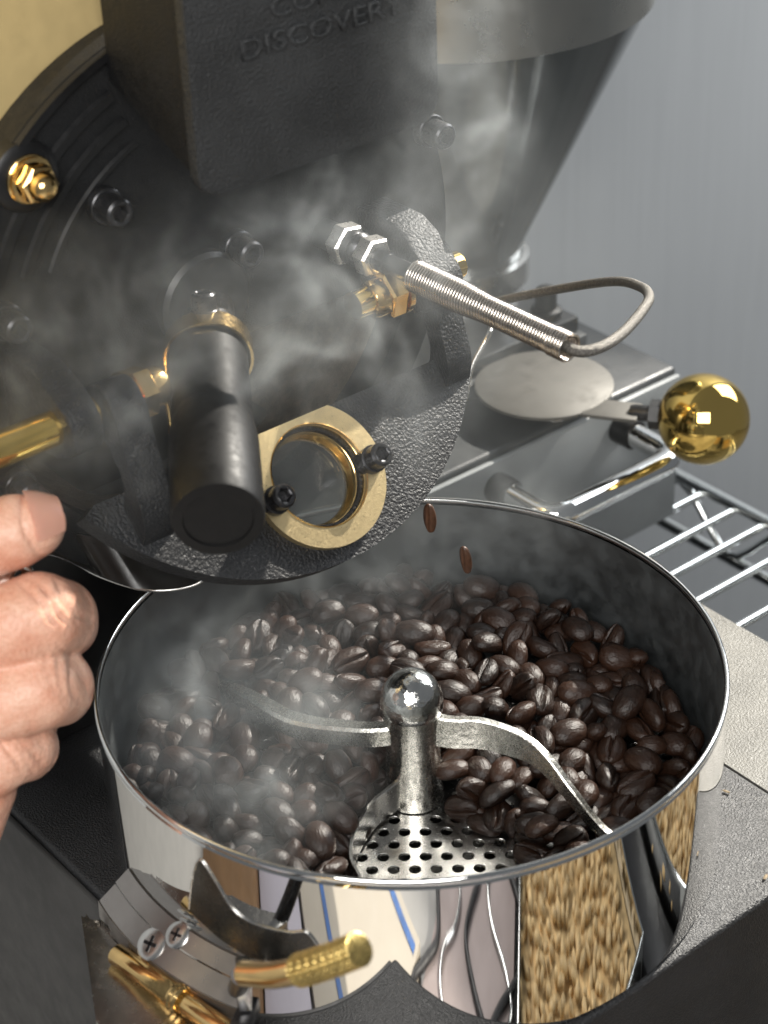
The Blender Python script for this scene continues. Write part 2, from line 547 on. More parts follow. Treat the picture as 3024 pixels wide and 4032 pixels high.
arm_right(.0575, .0683)
# sight-glass ring: flat flange, stepped bore, glass
cfl = lambda c, a: (lambda p: p if p.y < -.0256 else c + Vector((math.cos(a), math.sin(a))) * ((-.0256 - c.y) / math.sin(a)))(c + Vector((math.cos(a), math.sin(a))) * .0248)
bm = bmesh.new()
ring_plate(bm, star(RC, cnt, cfl), star(RC, cnt, lambda c, a: c + Vector((math.cos(a), math.sin(a))) * .0176), MD @ Matrix.Translation((0, 0, .0002)), .0030)
bmesh.ops.bevel(bm, geom=[e for e in bm.edges if len(e.link_faces) == 2 and e.calc_face_angle(0) > 1.2], offset=.0003, segments=2, affect='EDGES', clamp_overlap=True)
mesh_obj('sight_ring', bm, M_brassring, door, 40)
bm = bmesh.new()
add_rev(bm, [(.0176, .0036), (.0180, .0032), (.0180, .0015), (.0174, .0012), (.0172, -.0012), (.0160, -.0020), (.0158, -.0042), (.0150, -.0050), (.0147, -.0085), (.0158, -.0088), (.0163, -.006), (.0178, .0008), (.0170, .0036)][:9],
        MD @ Matrix.Translation((RC.x, RC.y, 0)), 64)
mesh_obj('sight_bore', bm, M_brass, door, 50)
m, nt, b = new_mat('sight_glass')
b.inputs['Base Color'].default_value = (.75, .78, .76, 1)
b.inputs['Roughness'].default_value = .06
b.inputs['Transmission Weight'].default_value = .92
b.inputs['IOR'].default_value = 1.45
M_glass = m
bm = bmesh.new()
add_rev(bm, [(0, -.0086), (.0152, -.0086), (.0152, -.0068), (0, -.0068)], MD @ Matrix.Translation((RC.x, RC.y, 0)), 48)
mesh_obj('sight_glass', bm, M_glass, door)
for px, pv in ((.0146, .0485), (-.0256, .0478)):
    socket_bolt(door, MD @ Vector((px, -pv, .0032)), ND, .0041, .0058, .0048, .0032)

# chute lip below the plate
bm = bmesh.new()
low = catmull([(-.074, .128, .016), (-.0665, .1105, .018), (-.0640, .0876, .020), (-.0564, .0698, .020), (-.0444, .0622, .020), (-.0360, .0600, .023)], 6)
upc = catmull([(-.085, .110, .045), (-.078, .1000, .042), (-.071, .0905, .040), (-.058, .0850, .034), (-.044, .0830, .029), (-.034, .0800, .027)], 6)
th = Vector((.0009, .0009, -.0004))
R0 = [bm.verts.new(p) for p in low]; R1 = [bm.verts.new(p) for p in upc]
Q0 = [bm.verts.new(p + th) for p in low]; Q1 = [bm.verts.new(p + th) for p in upc]
for k in range(len(low) - 1):
    bm.faces.new((R0[k], R0[k + 1], R1[k + 1], R1[k])); bm.faces.new((Q0[k + 1], Q0[k], Q1[k], Q1[k + 1]))
    bm.faces.new((R0[k], Q0[k], Q0[k + 1], R0[k + 1])); bm.faces.new((R1[k + 1], Q1[k + 1], Q1[k], R1[k]))
bm.faces.new((R0[0], R1[0], Q1[0], Q0[0])); bm.faces.new((R0[-1], Q0[-1], Q1[-1], R1[-1]))
lip = mesh_obj('chute_lip', bm, paint('dark_lip_steel', (.012, .011, .010), .34, var=.3, vscale=120), roaster, 60)
bm = bmesh.new(); add_tube(bm, [p + th * .5 for p in low], .0007, 8); mesh_obj('lip_edge', bm, M_steel, lip, 80)

# ------------------------------------------------------------------ bean sampler with black grip
M_grip = paint('black_grip', (.005, .005, .0053), .50, var=.3, spec=.3)
sampler = empty('bean_sampler', (-.012, .088, .102), 'black cylindrical sampler grip with brass clip pointing out of the roaster front', 'sampler')
SD = Vector((-.550, -.823, -.140)).normalized()
SB = Vector((-.0135, .0850, .1015))
Ms = basis(SB, SD)
bm = bmesh.new()
add_rev(bm, [(0, -.012), (.0095, -.012), (.0098, .010), (.0098, .018)], Ms, 48)
mesh_obj('stem', bm, M_bolt, sampler)
bm = bmesh.new()
add_rev(bm, [(0, .0165), (.0118, .0165), (.0128, .0176), (.0128, .0570)], Ms, 64)
mesh_obj('grip', bm, M_grip, sampler)
bm = bmesh.new()
add_rev(bm, [(.0126, .0560), (.0129, .0562), (.0132, .0590), (.0138, .0640), (.0140, .0680), (.0141, .1010), (.0136, .1024), (.0105, .1026), (.0103, .1019), (0, .1019)], Ms, 64)
mesh_obj('grip_cap', bm, M_grip, sampler)
bm = bmesh.new()
xs = []
for k in range(29):
    a = math.radians(-40 + 260 * k / 28)
    xs.append((.0138 * math.cos(a), .0138 * math.sin(a)))
Mc = basis(SB + SD * .0150, SD, (0, 0, 1)) @ Matrix.Rotation(math.radians(-90), 4, 'Z')
rows = []
for x, y in xs:
    d = Vector((x, y, 0)).normalized()
    rows.append([bm.verts.new(Mc @ (Vector((x, y, 0)) + d * o + Vector((0, 0, h)))) for o, h in ((0, 0), (.0009, 0), (.0009, .0075), (0, .0075))])
for p, q in zip(rows, rows[1:]):
    for j in range(4): bm.faces.new((p[j], q[j], q[(j + 1) % 4], p[(j + 1) % 4]))
bm.faces.new(rows[0]); bm.faces.new(rows[-1][::-1])
mesh_obj('brass_clip', bm, M_brass, sampler, 50)
bm = bmesh.new()
pl = basis(SB + SD * .034, SD, (0, 0, 1))
add_box(bm, (-.0175, .0134, -.019), (-.0005, .0146, .012), .0003)
bmesh.ops.transform(bm, matrix=basis(SB + SD * .030, SD, (0, 0, 1)), verts=bm.verts)
mesh_obj('brass_tab', bm, M_brass, sampler)
socket_bolt(sampler, SB + SD * .0150 + Vector((.0, .0, .0128)), (.10, .16, 1), .0042, .0055, .0048, .001, 'clamp_screw')

# ------------------------------------------------------------------ temperature probe
probe = empty('temperature_probe', (.0405, .09, .1145), 'steel spring-sleeved temperature probe with braided cable screwed into the roaster front', 'probe')
PA, PB = Vector((.0405, .090, .1145)), Vector((.0522, -.0205, .1080))
PD = (PB - PA).normalized()
Mp = basis(PA, PD, (.2, 0, 1))
bm = bmesh.new(); add_rev(bm, [(.004, 0), (.0052, 0), (.0052, .008), (.0040, .0082)], Mp, 32); mesh_obj('port', bm, M_black, probe)
for h0, r in ((.0080, .0076), (.0205, .0072)):
    bm = bmesh.new()
    add_rev(bm, [(.003, h0), (r * .9, h0, 1), (r, h0 + .0008, 1), (r, h0 + .0052, 1), (r * .9, h0 + .006, 1), (.0035, h0 + .0061)], Mp, 48)
    mesh_obj('hex_nut', bm, M_nut, probe, 35)
bm = bmesh.new(); add_rev(bm, [(.006, .0135), (.0062, .0150), (.0055, .0165), (.0062, .0180), (.0055, .0200), (.0050, .0205)], Mp, 32); mesh_obj('thread', bm, M_bolt, probe)
bm = bmesh.new(); add_rev(bm, [(.0040, .0266), (.0040, .0315), (.0034, .0318), (.0034, .062)], Mp, 32); mesh_obj('sleeve', bm, M_blackgloss, probe)
bm = bmesh.new()
path = []
L0, L1 = .0440, (PB - PA).length
turns = 58
for k in range(turns * 14 + 1):
    f = k / (turns * 14)
    a = 2 * math.pi * turns * f
    r = .0051 - .0009 * min(1, max(0, (f - .30) / .18)) + (.0003 if f > .9 else 0)
    path.append(Mp @ Vector((r * math.cos(a), r * math.sin(a), L0 + (L1 - L0) * f)))
add_tube(bm, path, .00054, 6)
mesh_obj('spring_sleeve', bm, M_spring, probe, 80)
cpts = [PB - PD * .02, PB - PD * .004, Vector((.0535, -.0235, .1076)), Vector((.0617, -.0255, .1072)), Vector((.0821, -.015, .1014)), Vector((.1066, 0, .0958)), Vector((.1244, .015, .0886)), Vector((.136, .03, .0828)), Vector((.1485, .055, .072)), Vector((.156, .09, .0542)), Vector((.1529, .13, .0341)), Vector((.152, .17, .010))]
M_braid = paint('steel_braid', (.19, .18, .165), .50, (2600, 1.0, .0006, 1), metal=.95, var=.45, vscale=1400)
cp = catmull(cpts, 10)
bm = bmesh.new(); add_tube(bm, cp, .00185, 12); mesh_obj('cable', bm, M_braid, probe, 80)
# ------------------------------------------------------------------ cooling tray
tray = empty('cooling_tray', (0, 0, -.072), 'round mirror-polished steel cooling tray full of roasted beans', 'tray')
bm = bmesh.new()
add_rev(bm, [(.1050, -.0030), (.1055, -.0040), (.1055, -.0705), (.1049, -.0718), (.1030, -.0720)], Matrix(), 160)
mesh_obj('outer_wall', bm, M_mirror, tray, 12)
bm = bmesh.new()
add_rev(bm, [(.1042, -.0030), (.1042, -.0690)], Matrix(), 160)
mesh_obj('inner_wall', bm, M_inner, tray, 60)
bm = bmesh.new()
add_rev(bm, [(.1050 + .0009 * math.cos(a), -.0016 + .0014 * math.sin(a)) for a in [2 * math.pi * k / 12 for k in range(12)]], Matrix(), 160, closed=True)
mesh_obj('rim', bm, M_chrome, tray, 80)
bm = bmesh.new()
add_rev(bm, [(.1041, -.0690), (0, -.0690)], Matrix(), 64)
mesh_obj('under_pan', bm, M_steel, tray, 0)
# perforated plate: hex cells with round holes
bm = bmesh.new()
p_ = .00720
ZP, TH, RH = -.0580, .0010, .00205
vc = {}
def vkey(x, y, z):
    k = (round(x * 2e5), round(y * 2e5), round(z * 2e5))
    if k not in vc: vc[k] = bm.verts.new((x, y, z))
    return vc[k]
rowh = p_ * math.sqrt(3) / 2
for j in range(-18, 19):
    for i in range(-18, 19):
        cx = (i + (j % 2) * .5) * p_; cy = j * rowh
        ca, sa = math.cos(.35), math.sin(.35)
        cx, cy = cx * ca - cy * sa, cx * sa + cy * ca
        rr = math.hypot(cx, cy)
        if rr > .1068: continue
        hole = rr > .0125 and rr < .0985
        outer_ = []
        for k in range(12):
            a = math.pi / 6 * k + .35
            tt = a - .35
            f = (p_ / 2) / math.cos(((tt + math.pi / 6) % (math.pi / 3)) - math.pi / 6)
            vx, vy = cx + f * math.cos(a), cy + f * math.sin(a)
            lim = min(1.0, .1036 / max(1e-6, math.hypot(vx, vy)))
            outer_.append(vkey(vx * lim, vy * lim, ZP))
        if hole:
            rings = []
            for (rad, dz) in ((RH + .00010, 0), (RH, -.00012), (RH, -TH)):
                rings.append([bm.verts.new((cx + rad * math.cos(math.pi / 6 * k + .35), cy + rad * math.sin(math.pi / 6 * k + .35), ZP + dz)) for k in range(12)])
            seq = [outer_] + rings
            for a_, b_ in zip(seq, seq[1:]):
                for k in range(12):
                    bm.faces.new((a_[k], a_[(k + 1) % 12], b_[(k + 1) % 12], b_[k]))
        else:
            uq = list(dict.fromkeys(outer_))
            if len(uq) > 2: bm.faces.new(uq)
mesh_obj('perforated_plate', bm, M_steel, tray, 20)
# discharge gate flange on the left with screws
def annulus_sector(name, r0, z0, r1, z1, a0, a1, th, mat, parent, N=48):
    bm = bmesh.new()
    rows = []
    dn = Vector((-(z1 - z0), r1 - r0)).normalized() * th
    for k in range(N + 1):
        a = math.radians(a0 + (a1 - a0) * k / N)
        c, s = math.cos(a), math.sin(a)
        rows.append([bm.verts.new((r * c, r * s, z)) for r, z in ((r0, z0), (r1, z1), (r1 - dn.x, z1 - dn.y), (r0 - dn.x, z0 - dn.y))])
    for p, q in zip(rows, rows[1:]):
        for j in range(4): bm.faces.new((p[j], q[j], q[(j + 1) % 4], p[(j + 1) % 4]))
    bm.faces.new(rows[0]); bm.faces.new(rows[-1][::-1])
    return mesh_obj(name, bm, mat, parent, 50)
gate = empty('discharge_gate', (-.111, 0, -.060), 'polished steel gate flange with two screws and gold handles on the left of the tray', 'gate')
M_gatesteel = paint('gate_steel', (.30, .28, .265), .32, metal=.9, var=.08, vscale=50)
annulus_sector('upper_flange', .1060, -.0440, .1108, -.0478, 168, 205, .0012, M_gatesteel, gate)
annulus_sector('lower_flange', .1110, -.0484, .1172, -.0532, 168, 203, .0022, M_gatesteel, gate)
annulus_sector('flange_edge', .1175, -.0530, .1178, -.0600, 168, 203, .0014, M_gatesteel, gate)
def phillips(parent, p, d, r):
    bm = bmesh.new()
    Mx = basis(p, d, (0, 1, .2))
    add_rev(bm, [(r, -.0006), (r, .0001), (r * .88, .0004), (r * .5, .0006), (0, .00065)], Mx, 32)
    s = mesh_obj('screw', bm, M_steel, parent, 50)
    bm = bmesh.new()
    for ang in (0, math.pi / 2):
        b2 = bmesh.new(); add_box(b2, (-r * .5, -r * .11, .0004), (r * .5, r * .11, .00075), 0)
        bmesh.ops.transform(b2, matrix=Mx @ Matrix.Rotation(ang + .4, 4, 'Z'), verts=b2.verts)
        me = bpy.data.meshes.new('t'); b2.to_mesh(me); b2.free(); bm.from_mesh(me)
    mesh_obj('cross_slot', bm, M_blackgloss, s, 0)
dfl = lambda a: (.62 * math.cos(a), .62 * math.sin(a), .785)
a = math.radians(182.9); phillips(gate, (.1141 * math.cos(a), .1141 * math.sin(a), -.0508), dfl(a), .0054)
a = math.radians(186.5); phillips(gate, (.1086 * math.cos(a), .1086 * math.sin(a), -.0459), dfl(a), .0044)
# side plates below the flange
bm = bmesh.new()
prs = [(-.1190, .0300, -.0590), (-.1420, -.0160, -.0600), (-.1400, -.0500, -.0640), (-.1120, -.0430, -.0640), (-.1165, -.0100, -.0600), (-.1165, .0230, -.0585)]
t = [bm.verts.new(p) for p in prs]; q = [bm.verts.new((p[0], p[1], p[2] - .0015)) for p in prs]
bm.faces.new(t); bm.faces.new(q[::-1])
for k in range(len(t)): bm.faces.new((t[k], t[(k + 1) % len(t)], q[(k + 1) % len(t)], q[k]))
bmesh.ops.bevel(bm, geom=[e for e in bm.edges if abs(e.verts[0].co.z - e.verts[1].co.z) > .001 and abs(e.verts[0].co.x - e.verts[1].co.x) < 1e-5], offset=.0022, segments=3, affect='EDGES')
mesh_obj('side_plate', bm, paint('dull_plate', (.50, .48, .45), .25, metal=1, var=.15, vscale=70), gate, 30)
def rod(name, a, b_, prof, mat, parent, seg=32):
    a, b_ = Vector(a), Vector(b_)
    bm = bmesh.new()
    add_rev(bm, [(r, h * (b_ - a).length) for r, h in prof], basis(a, b_ - a), seg)
    return mesh_obj(name, bm, mat, parent, 40)
ra, rb_ = (-.1218, .0040, -.0570), (-.1130, -.0560, -.0570)
rod('gold_rod', ra, rb_, [(0, 0), (.0033, 0), (.0037, .01), (.0037, .46), (.0033, .47), (.0033, .52), (.0037, .53), (.0037, 1), (0, 1)], M_brass, gate)
pa = Vector(ra).lerp(Vector(rb_), .46); pb = Vector(ra).lerp(Vector(rb_), .53)
rod('rod_collar', pa, pb, [(.0036, 0), (.0045, .0), (.0049, .25), (.0045, .5), (.0049, .75), (.0045, 1), (.0036, 1)], M_brass, gate)
HANDLE = [(-.1219, -.0728, -.0076), (-.1202, -.0846, -.0003), (-.1171, -.0938, .0065), (-.1133, -.1028, .0143), (-.1095, -.1111, .0222)]
hp = catmull(HANDLE, 14)
bm = bmesh.new(); add_tube(bm, hp[:29], .0038, 24); handle = mesh_obj('handle_rod', bm, M_brass, gate, 60)
# knurled grip: crossing grooves as real relief
bm = bmesh.new()
kp = catmull(hp[27:], 4)
rows = []
for k, p in enumerate(kp):
    d = (kp[min(k + 1, len(kp) - 1)] - kp[max(k - 1, 0)]).normalized()
    s_ = d.cross(Vector((0, 0, 1))).normalized(); w_ = s_.cross(d)
    ring_ = []
    for j in range(112):
        a = 2 * math.pi * j / 112
        kn = abs(math.sin(11 * a + k * .42)) * abs(math.sin(11 * a - k * .42))
        r = .0045 + .00050 * kn - (.0006 if k in (0, len(kp) - 1) else 0)
        ring_.append(bm.verts.new(p + (s_ * math.cos(a) + w_ * math.sin(a)) * r))
    rows.append(ring_)
for p, q in zip(rows, rows[1:]):
    for j in range(112): bm.faces.new((p[j], q[j], q[(j + 1) % 112], p[(j + 1) % 112]))
bm.faces.new(rows[0][::-1]); bm.faces.new(rows[-1])
mesh_obj('knurled_grip', bm, M_brassdull, gate, 25)
bm = bmesh.new(); add_box(bm, (-.0022, -.0060, -.0060), (.0022, .0060, .0060), .0006)
bmesh.ops.transform(bm, matrix=Matrix.Translation((-.1062, -.0462, -.0425)) @ Matrix.Rotation(math.radians(-35), 4, 'Z'), verts=bm.verts)
mesh_obj('handle_block', bm, M_steel, gate)
bm = bmesh.new(); add_box(bm, (-.0070, -.0028, -.0028), (.0070, .0028, .0028), .0006)
bmesh.ops.transform(bm, matrix=Matrix.Translation((-.1095, -.0500, -.0520)) @ Matrix.Rotation(math.radians(35), 4, 'Z'), verts=bm.verts)
mesh_obj('handle_clamp', bm, M_bolt, gate)
rod('handle_arm', (-.1085, -.0460, -.0430), (-.1222, -.0715, -.0090), [(0, 0), (.0030, 0), (.0030, 1), (0, 1)], M_bolt, gate)
# gate arm's reflection, shaped as a thin dark plate with a bright edge
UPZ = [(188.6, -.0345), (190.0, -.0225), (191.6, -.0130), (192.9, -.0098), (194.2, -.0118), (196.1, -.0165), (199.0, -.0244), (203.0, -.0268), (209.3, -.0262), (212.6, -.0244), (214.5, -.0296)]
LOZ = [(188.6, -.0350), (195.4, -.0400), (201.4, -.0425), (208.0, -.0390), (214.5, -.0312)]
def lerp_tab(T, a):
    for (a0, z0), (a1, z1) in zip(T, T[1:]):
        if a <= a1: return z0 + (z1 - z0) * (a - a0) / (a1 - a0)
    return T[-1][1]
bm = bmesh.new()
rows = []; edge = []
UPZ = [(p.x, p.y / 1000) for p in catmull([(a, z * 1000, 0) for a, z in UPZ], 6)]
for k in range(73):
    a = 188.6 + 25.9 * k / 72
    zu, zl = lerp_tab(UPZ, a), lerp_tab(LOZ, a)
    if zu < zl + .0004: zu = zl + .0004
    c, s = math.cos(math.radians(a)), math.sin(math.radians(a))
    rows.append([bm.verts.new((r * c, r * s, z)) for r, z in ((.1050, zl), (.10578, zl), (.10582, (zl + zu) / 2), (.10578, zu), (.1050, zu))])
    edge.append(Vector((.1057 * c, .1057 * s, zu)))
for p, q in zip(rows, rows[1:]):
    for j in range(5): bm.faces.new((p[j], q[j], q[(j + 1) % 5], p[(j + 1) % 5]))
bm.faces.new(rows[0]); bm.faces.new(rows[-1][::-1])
refl = mesh_obj('reflection_plate', bm, paint('dark_reflection', (.10, .095, .085), .26, metal=.9, var=.25, vscale=60), gate, 50)
bm = bmesh.new(); add_tube(bm, catmull(edge[::2], 2), .0004, 8); mesh_obj('reflection_edge', bm, M_steel, refl, 80)

# ------------------------------------------------------------------ stirrer
stir = empty('stirrer', (0, 0, -.058), 'cast metal stirrer with domed hub and curved arms in the middle of the tray', 'stirrer')
bm = bmesh.new()
add_rev(bm, [(0, -.0575), (.0100, -.0575), (.0096, -.050), (.0094, -.038), (.0096, -.026), (.0100, -.0220), (.0100, -.0190)], Matrix(), 48)
for v in bm.verts:
    if v.co.xy.length > 1e-5: v.co += Vector((v.co.x, v.co.y, 0)).normalized() * noise.noise(v.co * 260) * .00025
hub = mesh_obj('hub', bm, M_castalu, stir, 60)
bm = bmesh.new()
add_rev(bm, [(.0098, -.0192), (.0108, -.0186), (.0109, -.0165)] + [(.0109 * math.cos(a), -.0160 + .0120 * math.sin(a)) for a in [math.radians(q) for q in (8, 22, 36, 50, 63, 75, 84)]] + [(0, -.0040)], Matrix(), 48)
mesh_obj('hub_dome', bm, M_polish, stir, 60)
def blade(name, pts, hs, ws, mat):
    P = catmull([p[:3] for p in pts], 6)
    bm = bmesh.new()
    n = len(P)
    def val(arr, i):
        f = i / (n - 1) * (len(arr) - 1); k = min(int(f), len(arr) - 2)
        return arr[k] + (arr[k + 1] - arr[k]) * (f - k)
    def sec(i):
        h, w = val(hs, i), val(ws, i)
        b_ = min(h, w) * .16
        return [(-w / 2 + b_, 0), (w / 2 - b_, 0), (w / 2, -b_), (w / 2, -h + b_), (w / 2 - b_, -h), (-w / 2 + b_, -h), (-w / 2, -h + b_), (-w / 2, -b_)]
    add_sweep(bm, P, sec, up=(0, 0, 1))
    return mesh_obj(name, bm, mat, stir, 28)
blade('arm', [(.0030, -.0065, -.0195), (.0080, -.0130, -.0198), (.0145, -.0193, -.0200), (.021, -.0307, -.022), (.0237, -.0414, -.026), (.025, -.0537, -.035), (.0282, -.066, -.046), (.033, -.083, -.052)],
      [.0125, .0125, .0125, .0115, .0090, .0060, .0045, .004], [.0036, .0032, .0028, .0026, .0026, .0026, .0024, .0024], M_castalu)
blade('arm', [(-.0065, .0020, -.0225), (-.0102, .0045, -.0235), (-.0166, .0124, -.0245), (-.0268, .0307, -.0265), (-.0282, .0505, -.0290), (-.0270, .068, -.034), (-.024, .083, -.042)],
      [.0080, .0080, .0080, .0080, .0072, .006, .005], [.0056, .0056, .0062, .0066, .0062, .005, .004], M_castalu)
blade('scraper', [(-.0070, -.0020, -.0440), (-.0145, -.0030, -.0445), (-.0232, -.0046, -.0450), (-.0362, -.012, -.0452), (-.0441, -.0201, -.0455), (-.0474, -.0284, -.0458), (-.053, -.040, -.046), (-.064, -.058, -.047)],
      [.0125, .0122, .0120, .0120, .0118, .0116, .0115, .011], [.0018, .0015, .0013, .0012, .0011, .0011, .0011, .0011], M_steel)

# ------------------------------------------------------------------ coffee beans
def bean_mesh(name, a, b_, c, twist, mat, wr=0.0, seed=0):
    bm = bmesh.new()
    nx = 11
    ys = [1, .72, .40, .17, .07, 0, -.07, -.17, -.40, -.72]
    ring_t = [(y, -math.sqrt(max(0, 1 - y * y))) for y in ys]                       # flat side, left to right
    ring_t += [(math.cos(t), math.sin(t)) for t in [math.pi - math.pi * k / 7 for k in range(0, 7)]]   # domed side
    rows = []
    for i in range(1, nx):
        x = -math.cos(math.pi * i / nx)
        r = math.sqrt(1 - x * x) ** .86
        row = []
        for (y, z) in ring_t:
            flat = z < -1e-6
            yy = y * r * b_
            if flat:
                zz = -c * .42 * (1 - abs(y) ** 3.2) * r ** .7
                g = math.exp(-((y - twist * math.sin(x * 2.4)) / .075) ** 2) * min(1, 1.6 * r)
                lip = math.exp(-((abs(y - twist * math.sin(x * 2.4)) - .22) / .13) ** 2)
                zz += c * (.46 * g - .10 * lip * r)
            else:
                zz = z * c * .92 * r
            p = Vector((x * a, yy, zz))
            if wr:
                p += p.normalized() * noise.noise(Vector((x * 3.1, y * 4 + seed, z * 3))) * wr
            row.append(bm.verts.new(p))
        rows.append(row)
    A, B = bm.verts.new((-a, 0, 0)), bm.verts.new((a, 0, 0))
    m_ = len(ring_t)
    for p, q in zip(rows, rows[1:]):
        for j in range(m_): bm.faces.new((p[j], q[j], q[(j + 1) % m_], p[(j + 1) % m_]))
    for j in range(m_):
        bm.faces.new((A, rows[0][(j + 1) % m_], rows[0][j])); bm.faces.new((B, rows[-1][j], rows[-1][(j + 1) % m_]))
    bmesh.ops.recalc_face_normals(bm, faces=bm.faces)
    me = bpy.data.meshes.new(name)
    bm.to_mesh(me); bm.free()
    for f in me.polygons: f.use_smooth = True
    me.materials.append(mat)
    return me

def bean_mat():
    m, nt, b = new_mat('roasted_bean')
    oi = nt.nodes.new('ShaderNodeObjectInfo')
    n1 = noise_tex(nt, 420, 5, .6)
    mx = nt.nodes.new('ShaderNodeMath'); mx.operation = 'MULTIPLY_ADD'
    mx.inputs[1].default_value = .55; 
    nt.links.new(oi.outputs['Random'], mx.inputs[0])
    nt.links.new(n1.outputs['Fac'], mx.inputs[2])
    r = ramp(nt, mx.outputs[0], .35, 1.05, (.0038, .0019, .0012), (.027, .0112, .0058))
    nt.links.new(r.outputs[0], b.inputs['Base Color'])
    b.inputs['Roughness'].default_value = .41
    b.inputs['Specular IOR Level'].default_value = .40
    b.inputs['Coat Weight'].default_value = .0
    b.inputs['Coat Roughness'].default_value = .28
    n2 = noise_tex(nt, 900, 4, .6, stretch=(.5, 1.2, 1.2))
    add_bump(nt, b, n2.outputs['Fac'], .65, .0007)
    return m
M_bean = bean_mat()
BM = [bean_mesh('bean', .0056, .0042, .0042, .10, M_bean, .00018, 1), bean_mesh('bean', .0053, .0043, .0044, -.14, M_bean, .00022, 5), bean_mesh('bean', .0059, .0041, .0040, .05, M_bean, .00026, 9)]
